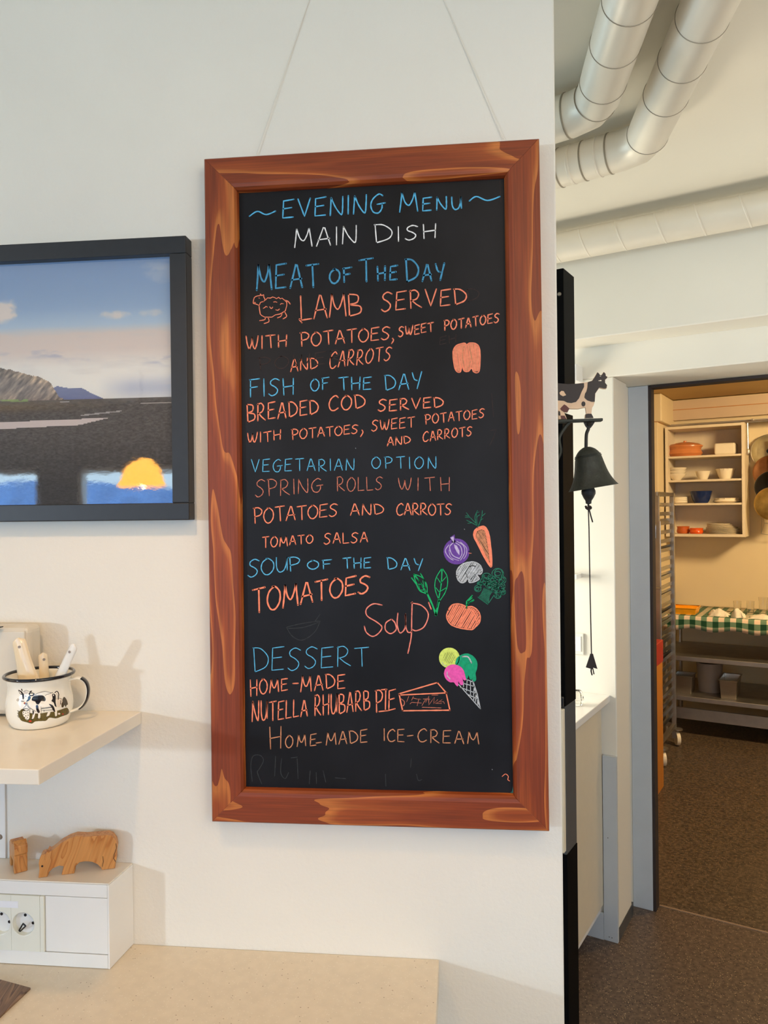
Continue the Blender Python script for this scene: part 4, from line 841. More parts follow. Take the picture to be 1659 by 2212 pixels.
# ceramic spoons standing in the mug
def spoon(tip, tipy, base, name_mat, label, wd=.0085, bow=.004, grp='ceramic soup spoons standing in the enamel mug', facing=None, hole=True, flare=1.5):
    """handle only widens toward the bowl; the bowl rests inside the mug"""
    tip = np.array(tip); base = np.array(base); L_ = np.linalg.norm(tip-base); t = (tip-base)/L_
    side = facing if facing is not None else CR; side = side-t*(side @ t); side = side/np.linalg.norm(side); nrm = np.cross(side, t)
    th = thing('ceramic_spoon', label, 'spoon', base, 0, grp)
    g = G(); vs = []; N_ = 26; m_ = 9
    for i in range(N_+1):
        s_ = i/N_; c = base+t*L_*s_
        w_ = wd*(1+flare*max(0, (1-s_*1.15))**1.6)
        if s_ > .93: w_ = wd*math.sqrt(max(0.02, 1-((s_-.93)/.07)**2))
        off = nrm*bow*math.sin(s_*math.pi)
        for side_ in (0, 1):
            for k in range(m_):
                a = -1+2*k/(m_-1); curl = .35*w_*a*a; vs.append(c+off+side*w_*a+nrm*(-curl+(.0016 if side_ == 0 else -.0016)*(1-.5*a*a)))
    fs = []; W2 = 2*m_
    ring = list(range(m_))+list(range(2*m_-1, m_-1, -1))
    for i in range(N_):
        for k in range(W2):
            a, b = ring[k], ring[(k+1) % W2]; fs.append((i*W2+a, i*W2+b, (i+1)*W2+b, (i+1)*W2+a))
    fs += [tuple(ring[::-1]), tuple(N_*W2+r_ for r_ in ring)]
    g.add(vs, fs, True); build(g, 'handle', name_mat, th, sharp=70)
    g = G(); g.sphere((0, 0, 0), 1, 16, (.016, .008, .022)); g.v = [base+side*p[0]+nrm*p[1]*1.0+t*(p[2]+.010) for p in g.v]
    build(g, 'bowl', name_mat, th)
    if hole:
        hc = base+t*L_*.885+nrm*(bow*.35)
        g = G(); g.lathe([(.0001, -.0023), (.0023, -.0023), (.0023, .0023), (.0001, .0023)], hc, nrm, 16); build(g, 'hole', M['bucket'], th)
    return th
def at_d(x, y, dy): return PA(x, y, MC[1]+dy)
base1 = MC+np.array([.008, .000, .016])
spoon(at_d(38, 1378, -.012), 0, MC+np.array([-.004, -.004, .017]), M['spoont'], 'ivory ceramic spoon with hole in upright handle, leftmost in the mug', .0112, .003, None, CR+CF*.2)
spoon(at_d(93, 1410, .018), 0, MC+np.array([.0, .022, .017]), M['spoont'], 'short ivory ceramic spoon in the middle, between the other two in the mug', .0076, .002, None, CR+CF*.9, flare=.5)
spoon(at_d(160, 1391, -.004), 0, MC+np.array([.006, .006, .019]), M['spoonw'], 'white ceramic spoon leaning right out of the mug', .0082, .003, None, CR-CF*.4, flare=1.)

# carved wooden cattle on the socket box
f0, f1 = PZ(85, 1897, TZ), PZ(236, 1878, TZ); pdir = f1-f0; pdir = pdir/np.linalg.norm(pdir); pn = np.cross(pdir, (0, 0, 1)); pn = pn/np.linalg.norm(pn)
if pn[1] > 0: pn = -pn
zc = lambda x, y: hit(x/3.77, 1660+y/3.77, pn, f0)
cowp = [(318, 893), (312, 885), (320, 830), (314, 775), (322, 735), (334, 708), (362, 697), (372, 700), (388, 668), (398, 678), (412, 674), (440, 655), (500, 605), (560, 572), (620, 552), (700, 556), (800, 549), (880, 541), (915, 552), (945, 590), (957, 640), (946, 690), (950, 740), (940, 765), (936, 812), (830, 826), (822, 808), (790, 780), (750, 762), (700, 757), (650, 765), (612, 798), (605, 860), (500, 871), (518, 797), (480, 793), (430, 815), (395, 850), (385, 888)]
wc = thing('wooden_cow', 'carved light-wood cow with lowered head grazing on the socket box', 'toy cow', (f0+f1)/2)
W_ = [zc(*p) for p in cowp]
for p in W_: p[2] = max(p[2], TZ+.0004)
for k in range(len(W_)):
    if cowp[k] in ((318, 893), (385, 888), (500, 871), (605, 860), (830, 826), (936, 812), (312, 885)): W_[k][2] = TZ+.0004
g = G(); g.prism(W_, -pn*.021)
bs = Matrix.Translation(Vector(f0)) @ Matrix.Rotation(math.atan2(pdir[1], pdir[0])+RAD(0), 4, 'Z') @ Matrix.Rotation(RAD(-70), 4, 'Y')
build(g, 'body', M['toywood'], wc, basis=bs, bevel=.0018, seg=3)
for nm, pts, rr in (('tail', [(945, 610), (948, 650), (930, 700), (925, 730), (940, 758)], .0005), ('leg_groove', [(838, 715), (842, 760), (832, 800)], .0004), ('ear', [(365, 755), (362, 720), (385, 672)], .0006)):
    g = G(); g.tube([zc(*p)+pn*.0002 for p in pts], rr, 6); build(g, nm, M['eye'] if nm != 'ear' else M['toywood'], wc)
g = G(); g.lathe([(.0001, .0006), (.0016, .0004), (.0018, 0)], zc(344, 796), pn, 14); build(g, 'eye', M['eye'], wc)
# calf, seen from its end
c0 = PZ(31, 1889, TZ); cd = np.array([-.66, .75, 0]); cd = cd/np.linalg.norm(cd); cs = np.array([cd[1], -cd[0], 0])
calf = thing('wooden_calf', 'small reddish-wood calf seen end-on, left of the grazing wooden cow', 'toy calf', c0)
prof2 = [(0, 0), (.0005, .034), (-.003, .036), (-.003, .052), (.004, .056), (.009, .060), (.014, .052), (.020, .050), (.040, .051), (.048, .045), (.050, 0), (.038, 0), (.036, .020), (.014, .020), (.012, 0)]
g = G(); g.prism([c0+cd*a+np.array([0, 0, z*.92+.0004]) for a, z in prof2], cs*.0215)
build(g, 'body', M['toywood'], calf, basis=Matrix.Translation(Vector(c0)) @ Matrix.Rotation(RAD(80), 4, 'Y'), bevel=.0015, seg=3)

# ------------------------------------------------------------------ cow bell on the wall end
BY = .07; wx = PA(1208, 1100)[0]
bell = thing('cow_bell', 'dark cast-iron bell hanging from bracket topped by painted cow, beside the wall end', 'bell', (wx+.05, BY, 1.6))
def PBe(x, y, dy=0.): return PA(x, y, BY+dy)
Z8 = lambda x, y: (1190+x/6.9125, 780+y/6.9125)
def pb(x, y, dy=0.): return PBe(*Z8(x, y), dy)
bz = pb(400, 890)[2]
p0, p1 = pb(60, 905), pb(765, 880)
g = G(); g.tube([(wx+.0005, BY, p0[2]), (p1[0], BY, p1[2])], .0, 8) if False else g.prism([(wx+.0005, BY-.009, p0[2]-.0025), (p1[0], BY-.009, p1[2]-.0025), (p1[0], BY-.009, p1[2]+.0025), (wx+.0005, BY-.009, p0[2]+.0025)], (0, .018, 0))
build(g, 'bracket_bar', M['iron'], bell, bevel=.0012)
g = G(); g.box((wx+.0003, BY-.014, bz-.085), (wx+.004, BY+.014, bz+.012)); g.tube(smoothpts([(wx+.003, BY, bz-.075), (wx+.012, BY, bz-.055), (wx+.010, BY, bz-.03), (wx+.020, BY, bz-.012), (wx+.028, BY, bz-.003)], n=5), .003, 8); build(g, 'wall_plate', M['iron'], bell, bevel=.001)
g = G(); g.prism([pb(490, 912, -.003), pb(515, 965, -.003), pb(545, 1000, -.003), pb(595, 1000, -.003), pb(630, 955, -.003), pb(660, 905, -.003)], (0, .006, 0)); build(g, 'hanging_lug', M['ironb'], bell, bevel=.001)
g = G(); g.tube(smoothpts([pb(590, 955, -.009), pb(570, 930, -.006), pb(552, 960, .0), pb(560, 1010, 0), pb(530, 1100, 0), pb(525, 1290, 0)], n=5), .0030, 10); build(g, 'hook', M['ironb'], bell)
# cow silhouette with painted patches as layered shapes
cowo = [(-260, 330), (-120, 325), (100, 335), (250, 350), (400, 340), (545, 318), (610, 298), (650, 240), (690, 170), (718, 195), (728, 215), (750, 215), (785, 165), (812, 195), (815, 225), (842, 240), (830, 265), (805, 285), (805, 330), (835, 365), (825, 415), (790, 418), (720, 400), (660, 490), (650, 610), (632, 670), (610, 700), (600, 790), (632, 850), (505, 855), (510, 800), (525, 790), (512, 695), (400, 718), (270, 715), (245, 770), (190, 765), (220, 830), (235, 872), (110, 872), (105, 760), (20, 700), (-80, 700), (-130, 872), (-230, 872), (-250, 600)]
def layer(poly, dy0, thk, m, nm, sm=False, both=True):
    P_ = [pb(x, y) for x, y in poly]; P_ = [p for p in P_]
    g = G(); Q_ = [np.array([p[0], BY+dy0, p[2]]) for p in P_]; g.prism(Q_, (0, thk, 0)); return build(g, nm, m, bell, bevel=.0008 if thk > .003 else 0)
off = max(0, wx+.002-pb(-260, 330)[0])
vis = [(max(x, 82), y) for x, y in cowo]
layer([p for i, p in enumerate(vis)], -.004, .008, M['cowcream'], 'cow_figure')
for poly, nm, mt_ in (([(84, 335), (250, 350), (400, 342), (488, 335), (490, 390), (450, 470), (415, 560), (370, 615), (300, 632), (240, 625), (190, 598), (84, 592)], 'cow_patch', 'cowdark'),
                 ([(545, 322), (610, 300), (652, 242), (690, 174), (716, 198), (728, 218), (750, 218), (784, 170), (808, 197), (812, 228), (836, 242), (826, 264), (802, 284), (802, 330), (832, 366), (822, 410), (790, 414), (718, 398), (655, 490), (648, 612), (600, 612), (535, 590), (495, 550), (505, 490), (525, 460), (540, 400)], 'cow_head_patch', 'cowdark'),
                 (ell(480, 645, 30, 38, 14), 'cow_patch', 'cowdark'), ([(512, 800), (545, 790), (600, 792), (630, 848), (508, 852)], 'cow_hoof', 'cowdark'), ([(110, 745), (132, 760), (138, 815), (118, 820), (106, 800)], 'cow_patch', 'cowdark'),
                 ([(135, 715), (165, 680), (195, 652), (225, 670), (272, 715), (245, 765), (190, 765), (150, 740)], 'cow_udder', 'udder'), ([(140, 818), (200, 820), (230, 870), (150, 870)], 'cow_hoof', 'udder')):
    layer(poly, -.0048, .0007, M[mt_], nm)
layer([(122, 480), (150, 452), (185, 455), (222, 515), (175, 532), (135, 510)], -.0053, .0004, M['cowcream'], 'cow_patch')
for q in (ell(712, 300, 7, 8, 8), ell(735, 298, 13, 10, 8), [(718, 240), (730, 228), (744, 240), (730, 236)]): layer(q, -.0055, .0005, M['china'], 'cow_eye')
bt, bb = pb(545, 1285), pb(640, 1880); bt = pb(530, 1285); bbm = pb(635, 1895)
axd = bt-bbm; BHt = np.linalg.norm(axd); axd = axd/BHt; RB = np.linalg.norm(pb(265, 1950)-pb(1005, 1835))/2
g = G(); pr = sprof([(.0001, 1.0), (.10, 1.0), (.18, .985), (.33, .93), (.47, .83), (.54, .72), (.60, .55), (.67, .38), (.77, .22), (.90, .08), (1.0, .0)], 4)
outer = [(max(r*RB, .0001), h*BHt) for r, h in pr]; inner = [(max(r*RB-.003, .0001), h*BHt-.002 if h > .1 else h*BHt+.0005) for r, h in pr[::-1]]
g.lathe(outer+inner, bbm, axd, 48); build(g, 'bell_body', M['iron'], bell, sharp=60)
for hh, rr in ((.80, .505), (.765, .53)):
    c_ = bbm+axd*BHt*hh; a_ = np.cross(axd, (0, 1, 0)); a_ /= np.linalg.norm(a_); b2 = np.cross(axd, a_)
    g = G(); g.tube([c_+RB*rr*(a_*math.cos(t)+b2*math.sin(t)) for t in np.linspace(0, 2*math.pi, 41)], .0009, 6, cap=False); build(g, 'ring_band', M['iron'], bell)
ck0, ck1 = pb(560, 1800), pb(562, 2110)
g = G(); Lk = ck0[2]-ck1[2]; g.lathe([(.0001, Lk), (.009, Lk*.98), (.0095, Lk*.75), (.0125, Lk*.55), (.0125, Lk*.42), (.009, Lk*.22), (.0055, Lk*.08), (.005, -.002), (.0001, -.004)], ck1, (0, 0, 1), 20, (1, .7)); build(g, 'clapper', M['ironb'], bell)
Z9 = lambda x, y, dy=0.: PBe(1180+x/2.404, 560+y/2.404, dy)
cordt = Z9(218, 1290); cordb = Z9(235, 2055)
g = G(); g.tube([Z9(216, 1275), cordt, Z9(222, 1400), Z9(228, 1750), cordb], .00105, 8); build(g, 'pull_cord', M['cord'], bell)
g = G(); g.tube(smoothpts([Z9(204, 1282), Z9(212, 1292, -.002), Z9(226, 1284), Z9(232, 1292), Z9(218, 1298, -.003), Z9(206, 1290)], n=4), .0020, 8); g.tube([ck1+np.array([0, 0, .006]), Z9(219, 1278), Z9(217, 1290)], .0016, 8); g.tube([Z9(222, 1295), Z9(232, 1335), Z9(241, 1366)], .0013, 6); build(g, 'knot', M['cord'], bell)
g = G(); 
for s_, dxx in ((-1, 0), (1, .0)):
    g.prism([Z9(228, 2050), Z9(243, 2050), Z9(266 if s_ > 0 else 240, 2128), Z9(234 if s_ > 0 else 205, 2118)], (0, .003*s_, 0))
g.tube([Z9(235, 2110), Z9(233, 2140), Z9(238, 2160)], .0014, 6); g.tube([Z9(238, 2110), Z9(245, 2140), Z9(248, 2155)], .0011, 6)
build(g, 'tassel', M['cord'], bell)

# ------------------------------------------------------------------ passage: black tall unit, counter, fittings
VC = -1.339; uc = PB(1222, 1400, VC)[0]-.002; vr = PU(1243, 1400, uc)[1]
zt2 = PB(1217, 890, VC)[2]; zbei1 = PB(1231, 1850, VC)[2]; zbei2 = PB(1228, 1528, VC)[2]
tu = thing('tall_black_unit', 'narrow tall gloss-black unit standing behind the end of the white wall', 'cabinet', LB(uc-.2, VC+.1, 0), BZ)
build(G(TB).box((uc-.42, VC, 0), (uc, vr, zbei1)), 'lower_body', M['gloss'], tu, bevel=.001)
build(G(TB).box((uc-.42, VC+.001, zbei1+.001), (uc-.001, vr-.001, zbei2)), 'painted_reflection', M['charcoal'], tu, bevel=.001)  # grey colour stands in for cabinet and floor mirrored in black gloss
build(G(TB).box((uc-.42, VC, zbei2+.001), (uc, vr, zt2)), 'upper_body', M['gloss'], tu, bevel=.001)
build(G(TB).box((uc-.40, VC-.018, zbei1+.012), (uc-.0015, VC-.0005, zbei2-.004)), 'side_door', M['beige'], tu, bevel=.002)
build(G(TB).box((uc-.40, VC-.006, zbei2+.02), (uc-.016, VC-.0005, zt2-.1)), 'side_panel', M['darkbrown'], tu, bevel=.001)
g = G(TB); g.box((uc-.015, VC-.012, zbei2-.002), (uc-.002, VC-.0005, zbei2+.028)); build(g, 'catch', M['black'], tu, bevel=.004)
vb = VC+.02; ub = PB(1217, 590, vb)[0]; vb2 = PU(1240, 600, ub)[1]; zt3 = PB(1216, 579, vb)[2]
bp_ = thing('black_wall_panel', 'upright gloss-black box panel above the cow bell, beside the wall end', 'panel', LB(ub-.2, vb, zt2+.05), BZ)
build(G(TB).box((ub-.4, vb, zt2+.035), (ub, vb2, zt3)), 'body', M['gloss'], bp_, bevel=.001)
build(G(TB).box((ub-.3, vb-.0, zt2+.0006), (ub-.05, vb2, zt2+.0345)), 'spacer', M['black'], bp_)
sc_ = PB(1205, 636, vb); g = G(TB); g.lathe([(.0001, .003), (.004, .0025), (.0055, 0)], (sc_[0]+.004, vb, sc_[2]), (0, -1, 0), 14); build(g, 'screw', M['screwm'], bp_)
# white counter
uF = -.09; ctz = .934; ctb = .909; uE = -.084
cn = thing('passage_counter', 'white kitchen counter with plain door behind the black unit', 'counter', LB(-.4, -.7, 0), BZ)
build(G(TB).box((-.70, VC+.1, ctb), (uE, -.302, ctz)), 'countertop', M['whitelam'], cn, bevel=.002)
cdz = PU(1255, 2029.4, uF)[2]; cdz2 = PU(1252, 1590, uF)[2]
build(G(TB).box((-.68, VC+.12, .10), (-.125, -.305, ctb-.0005)), 'carcass', M['whitelam'], cn)
build(G(TB).box((-.1245, VC+.12, .135), (-.113, -.318, .885)), 'door', M['beige'], cn, bevel=.0015)
build(G(TB).box((-.68, VC+.12, 0), (-.19, -.305, .0995)), 'plinth', M['charcoal'], cn)
ep = thing('leaning_board', 'pale board standing against the passage wall beside the white counter', 'panel', LB(-.12, -.31, 0), BZ)
e1_, e2_ = PB(1297, 1632, -.316), PB(1330, 1636, -.316)
build(G(TB).box((-.112, -.317, .0005), (e2_[0]+.002, -.3008, e2_[2])), 'board', M['doorgrey'], ep, bevel=.001)
build(G(TB).box((-.20, -.319, .0005), (-.1125, -.3085, .10)), 'kick_board', M['doorgrey'], ep)
g = G(TB)
for x_, y_ in ((1316, 2024), (1322, 2026), (1313, 1810)): p = PB(x_, y_, -.317); g.lathe([(.0001, .0006), (.0016, .0004), (.0018, 0)], (p[0], -.317, p[2]), (0, -1, 0), 10)
build(g, 'screw_hole', M['eye'], ep)
# small fittings on the passage wall
p0, p1 = PB(1240, 790, -.34), PB(1253, 825, -.34)
tag(build(G(TB).box((p0[0]-.06, -.38, p1[2]), (p1[0], -.301, p0[2])), 'wall_box', M['whitelam'], rz=BZ, bevel=.003), 'small white wall box beside the black panel, above the cow figure', 'box')
p0, p1 = PB(1244, 1239, -.32), PB(1253, 1250, -.32)
tag(build(G(TB).box((p0[0]-.15, -.36, p1[2]), (p1[0], -.301, p0[2])), 'wall_ledge', M['whitelam'], rz=BZ, bevel=.002), 'tiny white ledge end on passage wall behind the bell cord', 'ledge')
sw = thing('wall_socket_frame', 'white wall socket above the passage counter', 'socket', LB(-.2, -.301, 1.1), BZ)
p0, p1 = PB(1249, 1368, -.31), PB(1260.5, 1415, -.31)
build(G(TB).box((p0[0]-.04, -.309, p1[2]), (p1[0], -.301, p0[2])), 'cover_plate', M['socket'], sw, bevel=.002); build(G(TB).box((p0[0]-.03, -.312, p1[2]+.012), (p1[0]-.009, -.3092, p0[2]-.012)), 'insert', M['whitelam'], sw, bevel=.001)
p = PB(1252, 1502, -.50); g = G(TB); g.lathe([(.0001, 0), (.022, .001), (.028, .02), (.024, .045), (.018, .052), (.016, .050), (.022, .03), (.02, .006), (.0001, .005)], (p[0]-.012, -.50, ctz+.0005), (0, 0, 1), 12); g.sm = [False]*len(g.f)
tag(build(g, 'cut_glass_jar', M['glassm'], rz=BZ), 'cut glass jar on the white passage counter', 'jar')

# ------------------------------------------------------------------ ducts
def duct(label, path, r, seams, skew=0.):
    d = thing('ventilation_duct', label, 'duct', path[0], 0)
    g = G(); g.tube(path, r, 40); build(g, 'pipe', M['duct'], d, sharp=60)
    # seams: positions along path length
    P_ = [np.array(p, float) for p in path]; seg = [np.linalg.norm(b-a) for a, b in zip(P_[:-1], P_[1:])]; cum = np.cumsum([0]+seg)
    for s_, wid, ex in seams:
        i = max(0, min(len(seg)-1, int(np.searchsorted(cum, s_)-1))); t = (P_[i+1]-P_[i])/seg[i]; c = P_[i]+t*(s_-cum[i])
        g = G(); g.lathe([(r-.001, -wid), (r+ex, -wid*.5), (r+ex, wid*.5), (r-.001, wid)], c, t, 40)
        if skew: g.v = [p+t*(c[2]-p[2])*skew for p in g.v]
        build(g, 'seam_ring' if wid < .004 else 'collar', M['ductline'] if wid < .004 else M['duct'], d)
    return d
def elbow(a, corner, b, R_=.1, n=5):
    a, corner, b = map(lambda q: np.array(q, float), (a, corner, b)); u1 = (a-corner)/np.linalg.norm(a-corner); u2 = (b-corner)/np.linalg.norm(b-corner)
    pa, pb_ = corner+u1*R_, corner+u2*R_; mid = [((1-t)**2)*pa+2*t*(1-t)*corner+t*t*pb_ for t in np.linspace(0, 1, n)]
    return [a]+mid+[b]
DZ = 2.60; DR = .0515
def on_duct(y, x_ax, y0): return y-y0
ra = np.array([.458, -.9, DZ]); rc = PZ(1388, 312, DZ); rc = np.array([.480, rc[1], DZ]); rb = PZ(1100, 395, DZ); rb = rc+(PZ(1203, 365, DZ)-rc)*3.
pr_ = elbow(ra, rc, rb, .055, 3)
def ysd(px, py, lower=True):   # distance along right duct where seam's lowest point is seen
    return PZ(px, py, DZ-DR)[1]
yr = [ysd(*q) for q in ((1493, 95), (1445, 182), (1412, 254))]
l0 = np.linalg.norm(pr_[1]-pr_[0])
sm_r = [((y_-ra[1]), .0012, .0012) for y_ in yr]+[(yr[0]+.9-(yr[1]-yr[0])*k, .0012, .0012) for k in (1, 2, 3)]+[(l0, .0012, .0013), (l0+.13, .003, .0016), (l0+.16, .004, .0018), (l0+.20, .003, .0014), (l0+.235, .006, .0016), (l0+.27, .003, .0016), (l0+.33, .0012, .0012)]
duct('right of two round pale ducts under the ceiling, nearer the room corner', pr_, DR, sm_r)
la_ = np.array([.318, -.9, DZ]); lc = np.array([.322, PZ(1282, 232, DZ)[1], DZ]); lb_ = lc+(rb-rc)
pl_ = elbow(la_, lc, lb_, .055, 3); l0 = np.linalg.norm(pl_[1]-pl_[0])
yl = [ysd(*q) for q in ((1350, 58), (1315, 149), (1288, 226))]
sm_l = [((y_-la_[1]), .0012, .0012) for y_ in yl]+[(yl[0]+.9-(yl[1]-yl[0])*k, .0012, .0012) for k in (1, 2, 3)]+[(l0+.02, .0012, .0012), (l0+.11, .003, .0016), (l0+.17, .0012, .0012)]
duct('left of two round pale ducts under the ceiling, beside the white wall', pl_, DR, sm_l)
c0_, c1_ = PB(1203, 536, -.56), PB(1659, 447, -.56); cz = (c0_[2]+c1_[2])/2
ca, cbp = np.array(TB((-1.6, -.56, cz))), np.array(TB((2.4, -.56, cz)))
sms = []
for px_ in (1264, 1343, 1430, 1518, 1617): sms.append((PB(px_, 560, -.60)[0]-.012+1.6, .0041, .0012))
duct('long horizontal pale round duct across the passage above the doorway', [ca, cbp], .0515, sms+[(sms[0][0]-.105*k, .0041, .0012) for k in range(1, 8)]+[(sms[-1][0]+.105*k, .0041, .0012) for k in range(1, 8)], .32)

# ------------------------------------------------------------------ kitchen
def bowl(nm, u0, u1, z0_, hgt, v, m, label, cat, foot=.55, group=None, flute=False, ell_=1., parent=None):
    r = (u1-u0)/2; c = ((u0+u1)/2, v, z0_+.0008)
    g = G(TB); g.lathe([(.0001, 0), (r*foot, 0), (r*(foot+.18), hgt*.3), (r*.92, hgt*.75), (r, hgt), (r-.004, hgt), (r*.86, hgt*.7), (r*foot, .006), (.0001, .005)], c, (0, 0, 1), 28, (1, ell_))
    if flute:
        cc_ = TB(c)
        for i, p in enumerate(g.v):
            k = i % 28; s_ = 1+.05*(1 if k % 2 else -1)*(p[2]-cc_[2])/hgt; g.v[i] = np.array([cc_[0]+(p[0]-cc_[0])*s_, cc_[1]+(p[1]-cc_[1])*s_, p[2]])
    if parent is not None: return build(g, nm, m, parent)
    return tag(build(g, nm, m, rz=BZ), label, cat, group)
sv = 2.90; SB = 3.195; su0, su1, sz0, sz1 = -.497, .058, 1.42, 2.262
ks = thing('kitchen_shelf_unit', 'open white wall shelf unit of four compartments in the kitchen', 'shelf', LB((su0+su1)/2, 3.05, sz0), BZ)
t_ = .02
for a, b, nm in (((su0, sv, sz0), (su0+t_, SB, sz1), 'side_panel'), ((su1-t_, sv, sz0), (su1, SB, sz1), 'side_panel'), ((su0+t_, sv, sz1-t_), (su1-t_, SB, sz1), 'top_panel'), ((su0+t_, sv, sz0), (su1-t_, SB, sz0+t_), 'bottom_panel'), ((su0+t_, SB-.006, sz0+t_), (su1-t_, SB, sz1-t_), 'back_panel')):
    build(G(TB).box(a, b), nm, M['kshelf'], ks)
shz = [PB(1500, y, sv)[2] for y in (984, 1036, 1087)]
for z_ in shz: build(G(TB).box((su0+t_, sv+.004, z_-.015), (su1-t_, SB-.006, z_)), 'shelf_board', M['kshelf'], ks)
zs_ = shz+[sz0+t_]; vi = 3.02
def ux(x, y, v=vi): return PB(x, y, v)[0]
def span(x0_, x1_, y): return ux(x0_, y), ux(x1_, y)
a, b = span(1443, 1517, 970)
po = thing('casserole', 'terracotta lidded casserole on top shelf of the wall unit', 'pot', LB((a+b)/2, vi, zs_[0]+.001), BZ)
bowl('pot_body', a, b, zs_[0], .075, vi, M['terracotta'], None, None, .85, parent=po, ell_=.8)
g = G(TB); r_ = (b-a)/2; g.lathe([(r_*1.04, .076), (r_*1.04, .084), (r_*.8, .1), (r_*.3, .112), (.012, .114), (.012, .124), (.0001, .126)], ((a+b)/2, vi, zs_[0]), (0, 0, 1), 28, (1, .8)); build(g, 'lid', M['terracotta'], po)
a, b = span(1545, 1592, 970); g = G(TB); g.box((a, vi-.07, zs_[0]+.001), (b, vi+.07, zs_[0]+.088)); tag(build(g, 'food_tub', M['china'], rz=BZ, bevel=.015, seg=3), 'cream rounded square tub right of the casserole on top shelf', 'tub')
a, b = span(1441, 1482, 1025); 
for k in range(3): bowl('bowl', a+.004*k, b+.002*k, zs_[1]+.024*k, .05, vi, M['china'], ('lowest', 'middle', 'topmost')[k]+' of three nested cream bowls at left of second shelf', 'bowl', .4, 'nested bowls on the second shelf')
a, b = span(1502, 1535, 1025); bowl('bowl', a, b, zs_[1], .065, vi, M['china'], 'plain white bowl in the middle of second shelf', 'bowl', .55)
a, b = span(1547, 1588, 1025); bowl('fluted_bowl', a, b, zs_[1], .078, vi, M['china'], 'large fluted white bowl at right of second shelf', 'bowl', .6, flute=True)
a, b = span(1452, 1486, 1080)
for k in range(3): bowl('dish', a, b, zs_[2]+.014*k, .022, vi, M['china'], ('lowest', 'middle', 'topmost')[k]+' of three stacked white dishes at left of third shelf', 'dish', .8, 'stacked dishes on the third shelf')
a, b = span(1490, 1539, 1075); bowl('bowl', a, b, zs_[2], .092, vi, M['bluec'], 'dark blue mixing bowl on third shelf', 'bowl', .6)
a, b = span(1542, 1597, 1080); bowl('flan_dish', a, b, zs_[2], .036, vi, M['china'], 'shallow fluted white flan dish right of the blue bowl', 'dish', .9, flute=True)
a, b = span(1462, 1490, 1148); bowl('bowl', a, b, zs_[3], .055, vi, M['browno'], 'brown-orange bowl at left of bottom shelf', 'bowl', .85)
a, b = span(1491, 1521, 1150); bowl('bowl', a, b, zs_[3], .042, vi-.03, M['orange'], 'bright orange small dish on bottom shelf', 'dish', .85)
for k in range(8):
    a, b = span(1524+(2 if k > 4 else 0), 1600-max(0, k-3)*5, 1150); bowl('plate', a, b, zs_[3]+.0098*k, .0085, vi, M['china'], '%s white plate of the stack on bottom shelf' % ('lowest', 'second lowest', 'third lowest', 'fourth lowest', 'fourth highest', 'third highest', 'second highest', 'topmost')[k], 'plate', .8, 'stacked white plates on the bottom shelf')
# hanging rail with pans
rz_ = PB(1620, 906, 3.05)[2]
hr = thing('hanging_rail', 'steel rail under the trim board above the kitchen shelf unit', 'rail', LB(.4, 3.1, rz_), BZ)
build(G(TB).box((-.55, 3.06, sz1+.02), (1.6, 3.199, sz1+.034)), 'rail_shelf', M['steelr'], hr); g = G(TB); g.tube([(.02, 3.02, sz1+.012), (1.6, 3.02, sz1+.012)], .009, 10); build(g, 'rail_bar', M['steelr'], hr)
for u_ in (.10, .6, 1.1): g = G(TB); g.box((u_-.006, 3.012, sz1+.02), (u_+.006, 3.2, sz1+.034)); build(g, 'rail_bracket', M['steelr'], hr)
p = PB(1615, 970, 3.0); g = G(TB); g.tube([(p[0], 3.0, sz1+.002), (p[0]+.002, 3.0, p[2])], .007, 8); g.sphere((p[0]+.002, 3.0, p[2]-.02), .014, 10, (1, .5, 2)); tag(build(g, 'ladle', M['steelr'], rz=BZ), 'steel ladle hanging between shelf unit and pan lids', 'ladle')
def pan(px, py, rpx, v, m, nm, label, depth=.03, knob=True, handle=False):
    c = PB(px, py, v); e = PB(px-rpx, py, v); r = abs(c[0]-e[0]); th = thing(nm, label, 'lid' if nm == 'pan_lid' else 'pan', LB(c[0], v, c[2]-r), BZ)
    g = G(TB); c = (c[0], v, c[2])
    if nm == 'pan_lid': g.lathe([(r, .004), (r, 0), (r*.96, -.006), (r*.6, -.016), (.012, -.022), (.0001, -.022), (.0001, -.019), (r*.6, -.012), (r*.96, .002), (r, .004)], c, (0, 1, 0), 40)
    else: g.lathe([(.0001, -depth), (r*.9, -depth), (r, -depth*.8), (r*1.02, 0), (r*.98, 0), (r*.96, -depth*.75), (r*.86, -depth+.003), (.0001, -depth+.003)], c, (0, 1, 0), 40)
    build(g, 'disc', m, th, sharp=60)
    g = G(TB); g.tube([(c[0]+r*math.cos(a), v+.002, c[2]+r*math.sin(a)) for a in np.linspace(0, 2*math.pi, 41)], .004, 6, cap=False); build(g, 'rim', M['steelr'], th)
    g = G(TB)
    if knob: g.lathe([(.016, -.045), (.018, -.035), (.006, -.03), (.006, -.018)], c, (0, 1, 0), 14); g.lathe([(.0001, -.045), (.016, -.045)], c, (0, 1, 0), 14); build(g, 'knob', M['black'], th)
    else: g.box((c[0]-.012, v-.006, c[2]+r*.98), (c[0]+.012, v+.002, c[2]+r+.12)); build(g, 'handle', M['steelr'], th, bevel=.003)
    return th
pan(1662, 975, 40, 3.15, M['lid'], 'pan_lid', 'topmost round steel lid hanging right of the shelf unit')
pan(1666, 1020, 40, 3.08, M['copper'], 'frying_pan', 'copper-coloured pan hanging just below the topmost lid', .035, False)
pan(1668, 1052, 38, 3.01, M['black'], 'frying_pan', 'dark pan hanging between the copper and the brassy pans', .03, False)
pan(1668, 1088, 39, 2.93, M['brass'], 'frying_pan', 'worn brassy pan hanging lowest on the right', .035, False)
